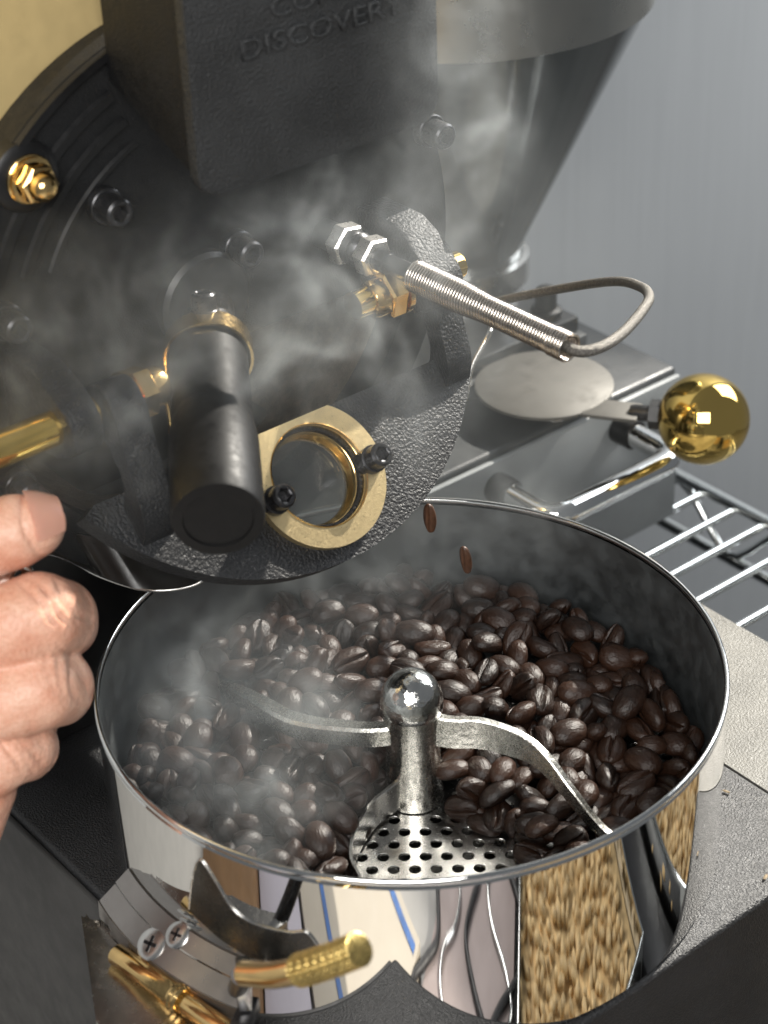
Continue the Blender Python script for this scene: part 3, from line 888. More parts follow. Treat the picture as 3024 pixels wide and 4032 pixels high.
BEANS = "-513,-133,-397,80,17,-10,55,105;137,26,-386,26,82,46,17,109;742,-304,-389,97,8,-16,9,107;496,-255,-420,9,5,-8,98,110;423,-84,-388,3,9,-90,40,102;-12,160,-392,36,-78,-49,10,95;375,-232,-404,19,-47,78,-34,110;-120,674,-372,11,11,93,29,93;253,-469,-465,76,63,3,4,100;255,333,-377,6,49,81,29,101;-341,39,-392,1,-77,-61,13,102;-366,-54,-430,69,32,-3,-63,98;513,-567,-455,11,6,98,0,109;-218,297,-406,74,17,15,62,107;570,-392,-438,1,33,-93,2,108;89,-214,-474,75,-54,35,6,100;898,-85,-414,36,11,-31,86,109;310,158,-399,32,10,-5,93,106;602,-513,-445,67,-2,3,73,110;86,333,-380,96,10,8,-18,102;931,-407,-448,14,59,-41,-66,109;345,-492,-457,91,-9,2,37,99;-522,821,-428,50,-4,-55,66,109;347,-289,-445,19,97,4,-4,106;-252,497,-401,68,-12,19,-69,107;-200,748,-365,14,-14,-93,28,104;-365,206,-381,18,29,-90,-24,101;141,-56,-434,13,13,96,-16,110;50,-194,-545,37,38,70,45,102;139,-283,-473,92,-34,-7,-9,103;527,-83,-389,18,-89,-40,8,109;757,-519,-455,80,-11,-1,-57,105;-565,-53,-394,47,63,1,-60,107;419,-617,-473,6,21,-96,-7,103;-61,526,-376,94,4,-20,-24,105;575,258,-385,6,-25,-4,-96,109;129,-511,-466,1,3,21,97,95;-543,345,-390,88,15,11,42,109;91,138,-407,7,54,37,-73,89;-519,245,-402,9,59,77,-17,107;253,795,-389,12,1,1,98,109;-110,421,-394,55,-37,32,-67,105;-535,65,-397,68,-22,24,-64,106;887,111,-397,69,-5,8,-70,105;588,565,-391,10,-9,98,1,110;475,-484,-458,40,-82,-26,27,104;113,78,-543,52,63,-49,-26,108;775,-376,-417,58,53,36,48,107;467,149,-377,8,-30,93,-12,94;-451,366,-396,81,-20,-6,52,98;203,-232,-438,26,-2,-3,-96,94;-460,22,-411,73,-2,-30,-60,100;-641,504,-392,80,5,8,-58,110;139,520,-384,4,3,93,33,106;-393,448,-395,85,3,-1,50,109;-707,128,-416,71,22,42,-50,93;653,-138,-403,94,16,9,-24,109;81,-117,-443,21,5,20,94,95;106,-318,-523,9,-30,94,7,98;418,489,-387,89,18,-4,-39,109;-753,240,-408,84,37,8,37,103;261,-64,-417,18,96,-3,-14,102;86,452,-397,24,3,-94,18,100;-165,481,-393,45,5,18,-86,108;-284,-9,-420,39,31,81,28,92;610,-220,-413,0,20,-92,-31,105;673,201,-379,44,-79,-26,-31,110;-16,882,-401,14,-92,-31,-17,105;-530,-216,-437,20,93,23,-15,94;-229,129,-401,59,26,17,-73,96;150,-174,-441,75,-9,-16,61,90;62,772,-374,6,-67,63,-37,88;-365,613,-418,17,93,30,7,105;678,-481,-436,94,0,-2,-32,86;425,396,-396,18,93,-27,-11,98;790,535,-397,90,21,6,-35,109;-150,71,-412,60,7,66,-43,89;175,-599,-494,34,-73,12,-56,101;829,-440,-445,13,-66,60,-42,101;354,255,-396,8,17,15,96,108;343,712,-399,83,31,-22,-39,103;26,567,-377,14,-42,48,75,107;-220,705,-431,28,40,-86,-9,102;-238,47,-415,17,5,96,18,100;392,768,-381,8,96,-19,-16,109;-505,573,-415,39,16,-9,-89,106;-645,210,-402,78,9,4,60,92;697,329,-382,55,7,-11,81,105;-660,404,-395,81,-37,-1,43,89;989,-116,-435,49,-32,-13,-79,102;-606,726,-438,8,63,11,-75,102;136,-450,-483,16,4,-82,53,100;315,480,-396,7,-97,-6,18,107;-645,790,-453,27,64,-36,61,90;627,144,-388,80,-30,-40,30,90;878,-329,-432,17,88,40,12,103;-171,978,-412,12,22,-91,31,103;848,35,-435,34,66,56,33,101;70,-287,-568,56,4,-3,82,89;675,23,-402,62,58,-44,-25,100;-214,882,-417,65,0,11,-74,100;-3,370,-412,19,2,93,-27,98;-797,435,-373,23,44,-85,15,93;427,-343,-451,98,3,3,11,95;497,-661,-469,91,38,-10,0,94;-431,-97,-462,14,-63,-75,0,105;-74,306,-414,92,-7,8,35,97;-376,702,-410,4,72,65,-20,94;-628,130,-435,62,48,-59,-15,109;984,-263,-441,52,22,-68,-45,95;220,434,-405,18,1,-47,85,96;22,146,-461,48,-12,-1,-86,106;-354,933,-411,10,-25,22,-93,105;993,21,-439,41,4,88,-21,105;-460,157,-413,52,-36,30,-70,96;-581,642,-445,22,-47,83,-16,99;354,-401,-462,50,17,-9,-83,88;-815,281,-389,17,77,60,-4,109;-359,851,-426,36,-90,18,4,95;668,-597,-479,61,5,64,44,105;-669,53,-434,15,19,13,95,93;212,2,-403,35,28,2,-88,91;698,453,-399,90,17,-13,-35,90;95,-511,-564,2,-84,52,4,109;-601,269,-402,52,17,-82,7,92;710,-395,-429,14,57,-79,-15,100;-411,801,-422,5,-9,-91,37,95;-17,648,-398,73,0,48,47,109;-292,903,-416,56,-24,66,-42,100;168,766,-408,24,51,-80,-14,90;327,-165,-412,36,-12,54,-74,90;491,889,-431,14,49,54,-66,110;394,169,-400,69,-1,-2,71,91;566,484,-420,97,-13,-13,9,104;518,9,-390,59,17,73,25,96;340,-641,-510,93,-17,-12,-27,100;583,-289,-427,28,62,-71,12,87;80,229,-404,76,-25,1,59,100;542,728,-368,35,26,-8,88,93;226,682,-405,46,-8,86,11,93;232,-353,-485,42,-3,-90,2,102;-373,301,-403,67,16,-36,-62,91;292,-533,-501,12,18,95,-16,99;160,209,-397,16,-30,8,93,96;-702,563,-404,66,16,36,-63,86;-661,295,-418,2,-77,-56,-28,102;449,674,-399,79,17,35,-46,101;732,135,-397,26,-53,-76,25,98;596,-631,-471,8,-62,73,-23,88;-559,493,-420,1,-56,-79,-18,104;492,597,-392,25,86,-33,-27,89;-702,-141,-402,90,17,-31,22,107;350,558,-396,51,39,-35,67,92;-243,586,-414,39,86,3,30,90;744,-147,-414,81,-13,-10,-54,87;658,-319,-445,19,-1,4,-97,107;-724,435,-398,25,-84,-45,-12,88;752,38,-413,16,95,-17,-16,110;10,499,-412,24,21,7,94,101;-68,945,-428,8,38,-10,-90,93;-42,715,-383,12,75,-53,34,107;-730,351,-404,86,-16,36,29,101;547,140,-405,71,-23,15,-63,104;173,321,-419,18,-95,19,-12,103;-431,244,-420,88,19,23,-33,99;-410,90,-427,90,-1,-41,-4,99;223,-142,-444,60,16,-2,-77,95;-651,-213,-393,14,63,-70,-28,93;98,972,-407,44,42,76,-18,99;374,852,-402,10,13,-12,97,106;246,-283,-469,13,3,-27,-94,95;365,-570,-499,45,88,-6,4,89;695,-234,-416,8,82,-47,-27,101;899,411,-403,75,3,11,63,106;-504,673,-448,72,36,-7,57,106;380,3,-419,15,-43,-1,-88,107;-304,-31,-563,30,94,-5,8,102;917,-226,-444,56,63,17,48,98;31,282,-405,46,82,29,-12,92;174,954,-400,16,-63,75,1,95;-734,681,-458,17,83,32,39,103;-111,209,-438,63,-16,38,-65,107;-290,204,-426,98,0,-15,2,93;612,687,-399,22,82,-9,-50,100;668,734,-398,71,-48,27,41,98;175,855,-413,2,-7,-96,-21,104;251,904,-407,65,-8,43,-61,92;-610,-18,-437,34,58,-72,-11,99;402,85,-422,9,16,97,0,98;606,777,-387,29,37,-7,-87,98;841,-518,-483,6,-95,-6,-26,108;132,-394,-532,32,-49,-45,-65,100;565,-141,-432,37,7,-10,-91,96;235,110,-414,72,10,25,62,97;837,214,-388,63,-53,-17,-52,88;530,401,-442,91,-8,-27,26,104;964,263,-413,59,-40,-26,-64,89;471,-389,-482,59,-51,-61,5,87;532,656,-395,89,7,-27,-34,88;-165,395,-420,29,-88,-25,23,94;-111,845,-418,78,-47,-22,32,105;592,43,-411,56,7,-5,-81,100;598,-43,-416,33,86,24,27,86;344,930,-413,5,-17,-89,39,108;298,609,-394,97,9,-4,-19,92;244,553,-407,41,-49,-43,-62,97;-237,383,-435,8,-66,68,28,100;510,284,-410,82,6,-24,50,92;192,-415,-485,21,29,43,82,91;757,366,-397,68,-64,-8,-31,103;-86,139,-549,31,-79,37,-35,98;-765,510,-401,61,-52,16,56,100;321,83,-430,78,50,-34,-9,102;-450,744,-432,4,-20,42,87,94;10,988,-425,86,-29,-12,-38,105;-640,-107,-417,36,13,86,-31,109;-332,773,-446,33,55,72,22,92;-166,80,-500,43,-55,-64,-31,100;800,107,-430,45,-60,-63,-13,94;618,332,-403,34,11,-1,92,93;-284,820,-462,84,-24,-47,6,98;51,919,-426,27,35,45,-77,109;530,-278,-471,26,73,55,-26,95;-311,358,-434,10,66,69,-23,92;814,-605,-482,55,-5,-73,-38,108;936,158,-414,22,77,25,53,88;777,296,-409,78,-25,-25,-49,106;146,655,-420,82,22,-5,51,93;843,-231,-427,52,37,16,-74,89;843,336,-399,62,-19,-15,74,88;465,-184,-444,39,-83,-35,-13,99;995,107,-439,81,7,10,-55,87;797,438,-426,31,-37,85,-17,102;350,327,-402,3,17,35,91,91;-599,422,-421,4,-70,-28,-64,88;-586,-141,-435,76,-10,23,58,103;-32,253,-438,47,-72,-44,23,87;102,153,-494,84,4,-53,1,100;243,259,-425,66,-11,-10,-72,93;-342,127,-427,21,-76,-59,6,103;480,445,-431,84,-17,-42,28,100;159,18,-479,43,-26,84,13,110;449,328,-437,95,10,18,19,110;655,617,-403,38,4,91,12,86;-147,649,-436,25,-54,-56,56,108;490,91,-419,45,18,86,-5,95;-431,-110,-568,37,-46,-65,45,94;-781,60,-422,26,94,-14,9,90;806,-137,-440,27,-82,41,-27,87;-140,555,-413,78,-2,26,-55,94;174,-661,-512,66,59,-6,-44,98;2,802,-413,27,-88,-36,10,99;728,-23,-442,40,-63,-5,-65,99;-820,559,-400,16,-53,-19,80,98;501,535,-420,46,67,-35,45,88;146,394,-417,32,56,-71,26,99;-36,441,-442,98,9,-10,2,105;-320,578,-449,14,45,-86,12,97;446,242,-416,40,-73,-16,51,93;384,614,-412,93,-19,-20,-21,102;-773,-46,-391,32,-91,-9,-20,88;41,186,-565,52,3,-2,84,108;-18,168,-509,86,-43,-10,20,96;623,448,-448,82,44,-13,30,99;767,-212,-449,78,-2,5,-60,104;386,-509,-509,6,-16,16,96,108;-666,654,-453,33,-28,34,-82,105;-263,297,-455,39,50,-62,44,99;684,-68,-428,51,4,41,74,107;-538,732,-451,20,-26,-93,-2,107;-58,599,-415,94,11,23,-19,103;327,-348,-501,9,10,-22,-95,93;858,-67,-462,9,12,22,95,87;661,273,-423,46,48,43,-59,91;87,845,-416,1,45,-9,-88,100;-275,669,-463,87,25,6,38,101;665,391,-418,45,-9,88,-1,89;-823,140,-400,67,0,-1,-73,109;909,228,-414,36,-16,-91,2,91;-452,619,-447,66,24,-43,55,87;-387,-75,-516,7,-89,-13,-40,101;762,216,-415,58,-57,-56,10,93;-431,458,-447,73,9,-11,-65,99;404,-139,-454,3,96,17,16,105;34,720,-418,61,0,9,77,88;-854,492,-391,29,-85,35,24,98;301,393,-417,33,30,1,-88,99;743,570,-440,56,16,-24,76,94;194,-504,-512,10,91,-37,3,94;560,-449,-483,94,-21,18,-16,91;-146,325,-443,61,-39,-15,-66,92;133,-456,-554,76,-40,15,-47,92;873,-176,-452,69,-7,17,-68,106;-507,413,-431,34,20,-40,81,100;858,474,-438,69,0,-27,65,93;158,102,-490,17,73,46,45,102;107,-604,-546,59,-79,-6,-7,99;539,-209,-453,6,76,63,0,96;222,360,-445,91,9,11,-37,98;408,-390,-498,29,-6,3,-94,96;-86,374,-458,32,1,-17,92,95;-153,922,-454,10,-89,43,4,108;98,580,-399,22,19,-77,-55,90;-406,559,-458,32,-75,19,-54,93;-387,170,-451,2,88,44,-14,98;973,-166,-472,49,14,31,79,105;-235,41,-511,27,86,33,-24,90;-429,-15,-471,69,-55,40,21,109;793,-53,-481,50,46,64,34,104;552,-355,-496,38,19,-22,-87,106;881,297,-441,14,67,68,23,105;-577,817,-484,68,-46,23,51,89;370,389,-442,19,-96,-6,-10,104;-763,144,-450,72,18,9,65,107;133,-243,-556,19,-95,6,19,98;-640,306,-480,57,-13,79,-11,105;439,-252,-468,46,-79,38,5,96;-622,-236,-459,26,-6,78,-55,108;865,175,-441,95,-16,22,2,105;-118,727,-432,30,-53,-76,-18,105;776,633,-458,41,79,-42,13,103;357,-226,-473,20,-61,-72,-23,108;249,736,-439,18,-96,12,-7,107;89,518,-456,48,7,17,85,108;391,-721,-507,25,-69,-67,-3,97;939,322,-478,14,-81,41,37,109;-467,-137,-516,95,16,8,20,96;456,-554,-515,87,10,-1,47,100;740,-647,-517,98,-4,0,-11,106;559,822,-439,15,34,0,92,106;-450,873,-447,20,-89,35,-13,93;-511,-200,-560,41,-45,71,32,99;-718,-67,-435,7,-18,97,-6,88;935,-44,-448,78,12,20,-56,99;-647,523,-450,92,-22,-8,-30,93;541,-510,-505,44,-15,-14,-86,96;-495,-59,-430,8,55,-79,20,101;-60,518,-438,6,1,-97,-17,97;153,156,-544,5,84,51,-8,106;10,479,-476,23,-74,-62,-9,95;-207,448,-453,12,-96,-20,-9,92;95,686,-437,54,-52,-5,65,87;-942,-22,-560,16,-78,52,27,92;-482,539,-543,27,-61,-71,16,106;-741,412,-556,53,17,38,72,101;-860,-35,-559,17,-43,-77,42,101;-988,73,-561,20,-29,-57,72,93;-670,448,-551,60,35,6,70,107;-863,541,-508,60,63,31,36,103;-283,222,-566,1,-98,15,5,102;-897,412,-497,19,10,-97,1,99;-970,-224,-562,31,73,-49,-34,104;-468,132,-564,20,57,77,-16,95;663,-290,-550,32,-90,-26,-1,89;-381,301,-533,22,-68,40,56,100;-504,2,-527,89,14,-1,40,104;-691,-121,-560,66,44,24,-54,94;-902,404,-556,11,-22,-31,-91,99;-737,22,-517,4,15,-97,-13,107;-699,497,-550,31,-78,-52,8,94;-915,-87,-560,20,-79,48,28,91;-910,-379,-530,48,-85,3,14,99;-733,673,-544,66,-27,-56,41,93;-760,-161,-567,72,-20,-23,-61,105;-666,-87,-558,60,-70,36,0,103;-618,523,-565,46,-4,2,87,108;-621,-154,-551,5,-73,8,67,98;-854,505,-443,72,-66,4,15,88;-516,313,-565,58,3,21,-78,89;-534,381,-570,2,93,34,-4,89;-687,86,-499,42,-89,10,-6,97;-511,-79,-569,9,-4,-98,0,89;-594,410,-547,46,-52,-60,35,102;-767,-66,-560,16,21,91,27,108;-789,353,-547,32,92,-16,8,110;-893,-263,-567,2,-97,20,9,101;454,-194,-546,0,-65,-73,15,94;-873,126,-521,85,7,9,50,100;-701,293,-551,9,26,95,-3,105;-644,1,-558,62,34,-13,68,108;-786,608,-531,75,-36,-53,-10,107;-486,228,-548,19,-77,-54,25,109;-989,-99,-564,30,-79,51,-9,97;-816,426,-559,2,-26,16,-94,91;-290,143,-548,62,-76,-13,-1,105;-869,475,-549,22,91,3,-31,91;-558,220,-555,29,-68,-65,14,94;-937,120,-558,27,91,23,17,101;-646,205,-556,11,-4,94,-30,97;-390,151,-551,16,88,-43,3,100;-674,612,-545,8,-5,94,31,103;-502,-144,-568,42,-9,78,-44,86;-602,311,-550,9,-25,95,2,102;-643,385,-496,13,89,-3,42,93;-416,386,-545,25,-89,-29,19,103;-901,49,-552,28,18,91,-18,104;-940,-326,-569,20,80,-49,-24,98;-1017,-3,-557,63,-37,58,-35,96;-728,-686,-514,6,-47,-19,85,89;-616,130,-558,48,-5,-45,-74,96;-819,-254,-529,51,-82,20,-5,108;-443,309,-552,49,70,-33,-37,87"
rest = bmesh.new()
for k, row in enumerate(BEANS.split(';')):
    x, y, z, qw, qx, qy, qz, s = [int(v) for v in row.split(',')]
    q = Quaternion((qw, qx, qy, qz)).normalized()
    me = BM[k % 3]
    rr = math.hypot(x, y)
    if rr > 970: x, y = x * 970 / rr, y * 970 / rr
    z += 60 * max(0, min(1, (x * .55 + y * .83) / 900))
    Mx = Matrix.LocRotScale(Vector((x, y, z)) * 1e-4, q, Vector((s, s, s)) * .0122)
    if k < 300:
        o = bpy.data.objects.new('coffee_bean', me)
        COL.objects.link(o)
        o.matrix_world = Mx
        tag(o, 'glossy dark brown roasted coffee bean lying in the steel cooling tray', 'coffee bean', 'roasted beans in the cooling tray')
    else:
        t = me.copy(); t.transform(Mx); rest.from_mesh(t); bpy.data.meshes.remove(t)
tag(mesh_obj('coffee_beans', rest, M_bean, smooth=180), 'heap of smaller half-hidden roasted beans filling the cooling tray', 'coffee beans', kind='stuff')
# beans still falling from the open door
FB = bean_mesh('falling_bean', .0056, .0040, .0040, .1, paint('brown_bean', (.075, .034, .018), .45, var=.4, vscale=300), .0002, 3)
for p, e in (((.0349, .030, .0283), (.2, 1.42, .6)), ((.0509, .030, .0037), (.1, 1.38, .3))):
    o = bpy.data.objects.new('falling_bean', FB)
    COL.objects.link(o)
    o.location = p; o.rotation_euler = e; o.scale = (1.15, .62, .62)
    tag(o, 'brown coffee bean falling in mid air, ' + ('upper one close under the open door' if p[2] > .02 else 'lower one in front of the tray back wall'), 'coffee bean', 'beans falling from the door')

M_chaff = paint('chaff', (.50, .40, .27), .8, var=.2, vscale=400)
for k, (x, y, z, rz, lab) in enumerate(((.072, -.099, -.0716, .4, 'on the base edge right of the tray'), (.095, -.060, -.0716, 1.9, 'on the dark base near the pale side plate'), (.140, -.050, -.0745, 2.6, 'on the pale side plate of the base'), (.118, -.020, -.0740, 1.1, 'on the pale side plate close to the tray'))):
    bm = bmesh.new()
    rows = [[bm.verts.new(((i - 2) * .0007, (j - 1) * .0006 * (1 - .12 * (i - 2) ** 2), .0004 - .0003 * (j - 1) ** 2 + .0001 * (i % 2))) for j in range(3)] for i in range(5)]
    for p, q in zip(rows, rows[1:]):
        for j in range(2): bm.faces.new((p[j], q[j], q[j + 1], p[j + 1]))
    bmesh.ops.solidify(bm, geom=bm.faces[:], thickness=.0001)
    o = mesh_obj('chaff_flake', bm, M_chaff, None, 60)
    o.location = (x, y, z); o.rotation_euler = (0, 0, rz)
    tag(o, 'tiny pale chaff flake ' + lab, 'chaff', 'stray chaff flakes')

# ------------------------------------------------------------------ chaff cyclone and collector box
cyc = empty('chaff_cyclone', (.249, .259, -.030), 'tall satin steel cyclone cone standing on the black box behind the tray', 'cyclone')
bm = bmesh.new()
add_rev(bm, [(.026, -.0295), (.0285, -.029), (.0305, -.010), (.0870, .108), (.0880, .110)], Matrix.Translation((.249, .259, 0)), 96)
mesh_obj('cone', bm, M_cone, cyc, 60)
bm = bmesh.new()
add_rev(bm, [(.0882, .1096), (.0895, .1100), (.0895, .24)], Matrix.Translation((.249, .259, 0)), 96)
mesh_obj('barrel', bm, paint('pale_barrel', (.36, .36, .34), .30, metal=.9, var=.05, vscale=12), cyc, 60)
bm = bmesh.new()
add_rev(bm, [(.0300, -.0297), (.0330, -.0297), (.0330, -.0180), (.0300, -.0172)], Matrix.Translation((.249, .259, 0)), 64)
mesh_obj('collar', bm, M_steel, cyc, 40)

cbox = empty('chaff_box', (.2, .20, -.13), 'black chaff collector box with a chrome handled drawer under the cyclone', 'box')
bm = bmesh.new(); add_box(bm, (.105, .1435, -.1285), (.2810, .36, -.0478), .0025, 3); mesh_obj('body', bm, M_box, cbox)
bm = bmesh.new(); add_box(bm, (.110, .1400, -.1280), (.2800, .1433, -.0505), .0012, 2); drawer = mesh_obj('drawer_front', bm, M_boxfront, cbox)
bm = bmesh.new(); add_box(bm, (.120, .1830, -.0476), (.2610, .34, -.0385), .0010, 2); mesh_obj('lid_step', bm, M_box, cbox)
bm = bmesh.new(); add_box(bm, (.120, .1870, -.0383), (.2590, .34, -.0300), .0010, 2); mesh_obj('lid', bm, M_blackgloss, cbox)
bm = bmesh.new(); add_rev(bm, [(.0075, -.0298), (.0075, -.0262), (.0052, -.0255), (.0052, -.0165), (.0040, -.0155), (0, -.0155)], Matrix.Translation((.2480, .1980, 0)), 32); mesh_obj('lid_knob', bm, M_black, cbox)
bm = bmesh.new()
hp = [(.1640, .1400, -.0630), (.1640, .1260, -.0630), (.1640, .1130, -.0632)] + [(.1640 + .0090 * (1 - math.cos(t)), .1130 - .0090 * math.sin(t), -.0633) for t in [math.radians(q) for q in (20, 40, 60, 80)]] + [(.1750, .1040, -.0634), (.2010, .1040, -.0634), (.2280, .1040, -.0634)] + [(.2310 + .0090 * math.sin(t), .1130 - .0090 * math.cos(t), -.0633) for t in [math.radians(q) for q in (10, 30, 50, 70)]] + [(.2400, .1130, -.0632), (.2400, .1260, -.0630), (.2400, .1400, -.0630)]
add_tube(bm, hp, .0056, 20)
mesh_obj('handle', bm, M_chrome, drawer, 80)
for x in (.1640, .2400):
    bm = bmesh.new(); add_rev(bm, [(.0057, 0), (.0070, 0), (.0070, .010), (.0062, .0105), (.0057, .0105)], basis((x, .1399, -.0630), (0, -1, 0)), 24); mesh_obj('handle_socket', bm, M_black, drawer)
# damper with gold ball
damp = empty('damper_lever', (.2101, .1573, -.0478), 'grey round damper plate with a lever ending in a shiny gold ball', 'lever')
bm = bmesh.new()
DCn = Vector((.2085, .1570))
add_rev(bm, [(0, -.0368), (.0306, -.0368), (.0312, -.0364), (.0312, -.0352), (.0306, -.0348), (0, -.0348)], Matrix.Translation((DCn.x, DCn.y, 0)), 72)
mesh_obj('damper_plate', bm, M_disc, damp, 40)
bl = Vector((.2371, .0867, -.0350)); st = Vector((.2100, .1265, -.0358))
ld = (bl - st).normalized()
bm = bmesh.new(); add_box(bm, (-.0045, -.0075, -.0009), (.020, .0075, .0009), .0003)
bmesh.ops.transform(bm, matrix=Matrix(((ld.x, -ld.y, 0, st.x), (ld.y, ld.x, 0, st.y), (0, 0, 1, st.z), (0, 0, 0, 1))), verts=bm.verts)
mesh_obj('tab', bm, M_disc, damp)
rod('lever', st + ld * .016, bl - ld * .012, [(0, 0), (.0030, 0), (.0036, .1), (.0036, .75), (.0052, .76), (.0052, 1), (0, 1)], M_black, damp)
bm = bmesh.new(); add_rev(bm, [(.004, 0), (.0066, .0006, 1), (.0066, .0050, 1), (.004, .0056)], basis(bl - ld * .0240, ld), 48); mesh_obj('lock_nut', bm, M_black, damp, 35)
bm = bmesh.new(); add_rev(bm, [(.0200 * math.sin(math.pi * k / 40), -.0200 * math.cos(math.pi * k / 40)) for k in range(41)], Matrix.Translation(bl), 64)
mesh_obj('gold_ball', bm, M_gold, damp, 80)
bm = bmesh.new(); add_rev(bm, [(.0048, -.0477), (.0048, -.0369)], Matrix.Translation((.2060, .1480, 0)), 24); mesh_obj('post', bm, M_steel, damp)
# bent wire beside the door
bm = bmesh.new()
add_tube(bm, catmull([(.128, .118, .004), (.1337, .120, .0162), (.1420, .120, .0262), (.1480, .124, .0275), (.158, .135, .0240), (.175, .150, .0200)], 6), .0010, 8)
tag(mesh_obj('bent_wire', bm, M_steel, smooth=80), 'thin pale bent wire beside the right edge of the open door', 'wire')

# ------------------------------------------------------------------ wire shelf
shelf = empty('wire_shelf', (.3, .13, -.135), 'chrome wire shelf behind the tray on the right', 'shelf')
y = .1484
rods = [.1710, .1484, .1275, .1085, .0860, .0600, .0370, .0140, -.009, -.032, .194, .217, .240, .263]
for ry in rods:
    bm = bmesh.new()
    add_tube(bm, [(.120, ry, -.1318), (.20, ry, -.1318), (.3070, ry, -.1318)], .0021, 10)
    mesh_obj('shelf_rod', bm, M_wire, shelf, 80)
def frod(pts, r, nm='frame_rod'):
    bm = bmesh.new(); add_tube(bm, pts, r, 10); mesh_obj(nm, bm, M_wire, shelf, 80)
frod([(.3105, -.25, -.1300), (.3105, .42, -.1300)], .0032)
frod([(.3105, -.25, -.1620), (.3105, .42, -.1620)], .0032)
frod([(.1950, -.25, -.1352), (.1950, .42, -.1352)], .0017)
frod([(.2020, -.25, -.1352), (.2020, .42, -.1352)], .0017)
zig = []
for k in range(18):
    yy = -.22 + k * .035
    zig.append((.3105, yy, -.1325 if k % 2 else -.1600))
frod(catmull(zig, 5), .0020, 'truss_wire')
for (px_, py_) in ((-.22, .40), (.3105, .40)):
    pass

# ------------------------------------------------------------------ hand at the left edge
def hp3(x, y, d=0.0):
    """camera-aligned point of the hand: x, y in photo units right/down, d millimetres towards the viewer"""
    s = 1 / 7080.0
    return Vector((-.1183, .0268, .0500)) + cr * ((x - 100) * s) - cu * ((y - 1400) * s) + cb * (d * .001)
S7 = 1 / 7080.0
hand = empty('hand', hp3(-60, 1500), 'bare hand with bent fingers gripping a lever at the left edge', 'hand')
chains = [
    [(-150, 1235, 86, -2), (-40, 1178, 84, 4), (40, 1152, 80, 7), (78, 1142, 69, 6), (100, 1133, 47, 3)],          # top digit with the nail
    [(-170, 1425, 92, 2), (-40, 1380, 88, 7), (50, 1345, 94, 9), (92, 1332, 97, 7), (118, 1338, 88, -4), (112, 1352, 84, -16), (40, 1370, 80, -26)],
    [(-170, 1585, 90, 0), (-40, 1535, 86, 5), (40, 1503, 86, 7), (86, 1484, 91, 5), (112, 1484, 86, -5), (106, 1500, 80, -16), (30, 1520, 76, -26)],
    [(-160, 1700, 96, -4), (-30, 1640, 88, -1), (10, 1618, 82, 0), (36, 1612, 80, -5), (34, 1622, 78, -14)],
    [(-170, 1560, 120, -18), (-90, 1640, 118, -10), (-80, 1700, 108, -8), (-130, 1810, 112, -12), (-210, 1920, 118, -12)],   # palm edge and wrist
    [(-240, 1300, 130, -14), (-230, 1480, 140, -14), (-220, 1640, 130, -14)],
]
b0 = bmesh.new(); bmesh.ops.create_icosphere(b0, subdivisions=3, radius=1)
tv = [v.co.copy() for v in b0.verts]; tf = [[v.index for v in f.verts] for f in b0.faces]; b0.free()
HV, HF = [], []
for ch in chains:
    for (x0, y0, r0, d0), (x1, y1, r1, d1) in zip(ch, ch[1:]):
        A, B = hp3(x0, y0, d0), hp3(x1, y1, d1)
        n = max(2, int((B - A).length / .0022))
        for k in range(n + 1):
            f = k / n
            c, r = A.lerp(B, f), (r0 + (r1 - r0) * f * f * (3 - 2 * f)) * S7
            i0 = len(HV)
            HV += [c + p * r for p in tv]
            HF += [[i0 + q for q in f_] for f_ in tf]
me = bpy.data.meshes.new('hand_raw')
me.from_pydata(HV, [], HF)
tmp = bpy.data.objects.new('hand_raw', me)
COL.objects.link(tmp)
md = tmp.modifiers.new('r', 'REMESH'); md.mode = 'VOXEL'; md.voxel_size = .00085; md.use_smooth_shade = True
ms = tmp.modifiers.new('s', 'SMOOTH'); ms.iterations = 6; ms.factor = .5
bpy.context.view_layer.update()
hm = bpy.data.meshes.new_from_object(tmp.evaluated_get(bpy.context.evaluated_depsgraph_get()))
bpy.data.objects.remove(tmp)
# knuckle folds and fine skin lines as relief
CRE = []
def crease(x0, y0, x1, y1, depth, w, bulge=0.0):
    CRE.append((x0, y0, x1, y1, depth, w, bulge))
crease(62, 1080, 92, 1195, .0004, 5)                # behind the nail
for k, dx in enumerate((-14, 0, 15)):
    crease(-60 + dx * 1.6, 1110, -30 + dx * 1.6, 1245, .00016, 6)
for k, dx in enumerate((-40, -24, -8, 9, 25)):      # second finger knuckle
    crease(112 + dx, 1262, 172 + dx * .8, 1338, (.00030, .00022, .00040, .00026, .00034)[k], 5.5)
for k, dx in enumerate((-30, -12, 6, 22)):
    crease(142 + dx, 1402, 172 + dx * .8, 1505, (.00018, .00024, .00034, .00020)[k], 5)
for k, dx in enumerate((-20, 0, 18)):
    crease(40 + dx, 1580, 78 + dx, 1660, .0002, 5)
crease(-10, 1560, 60, 1640, .0003, 8)
NRM = [v.normal.copy() for v in hm.vertices]
for v in hm.vertices:
    vn = NRM[v.index]
    rel = v.co - Vector((-.1183, .0268, .0500))
    X = rel.dot(cr) / S7 + 100; Y = -rel.dot(cu) / S7 + 1400
    off = 0.0
    if vn.dot(cb) > -.1:
        for x0, y0, x1, y1, dp, w, bu in CRE:
            dx, dy = x1 - x0, y1 - y0
            L = math.hypot(dx, dy)
            t = ((X - x0) * dx + (Y - y0) * dy) / (L * L)
            if -.25 < t < 1.25:
                wob = 4 * math.sin(t * 5 + x0)
                d = ((X - x0) * dy - (Y - y0) * dx) / L + wob
                if abs(d) < w * 3:
                    fade = max(0, min(1, (t + .25) / .3)) * max(0, min(1, (1.25 - t) / .3))
                    off -= 2.2 * dp * math.exp(-(d / w) ** 2) * fade
    off += .00022 * noise.noise(v.co * 90) 
    v.co += vn * off
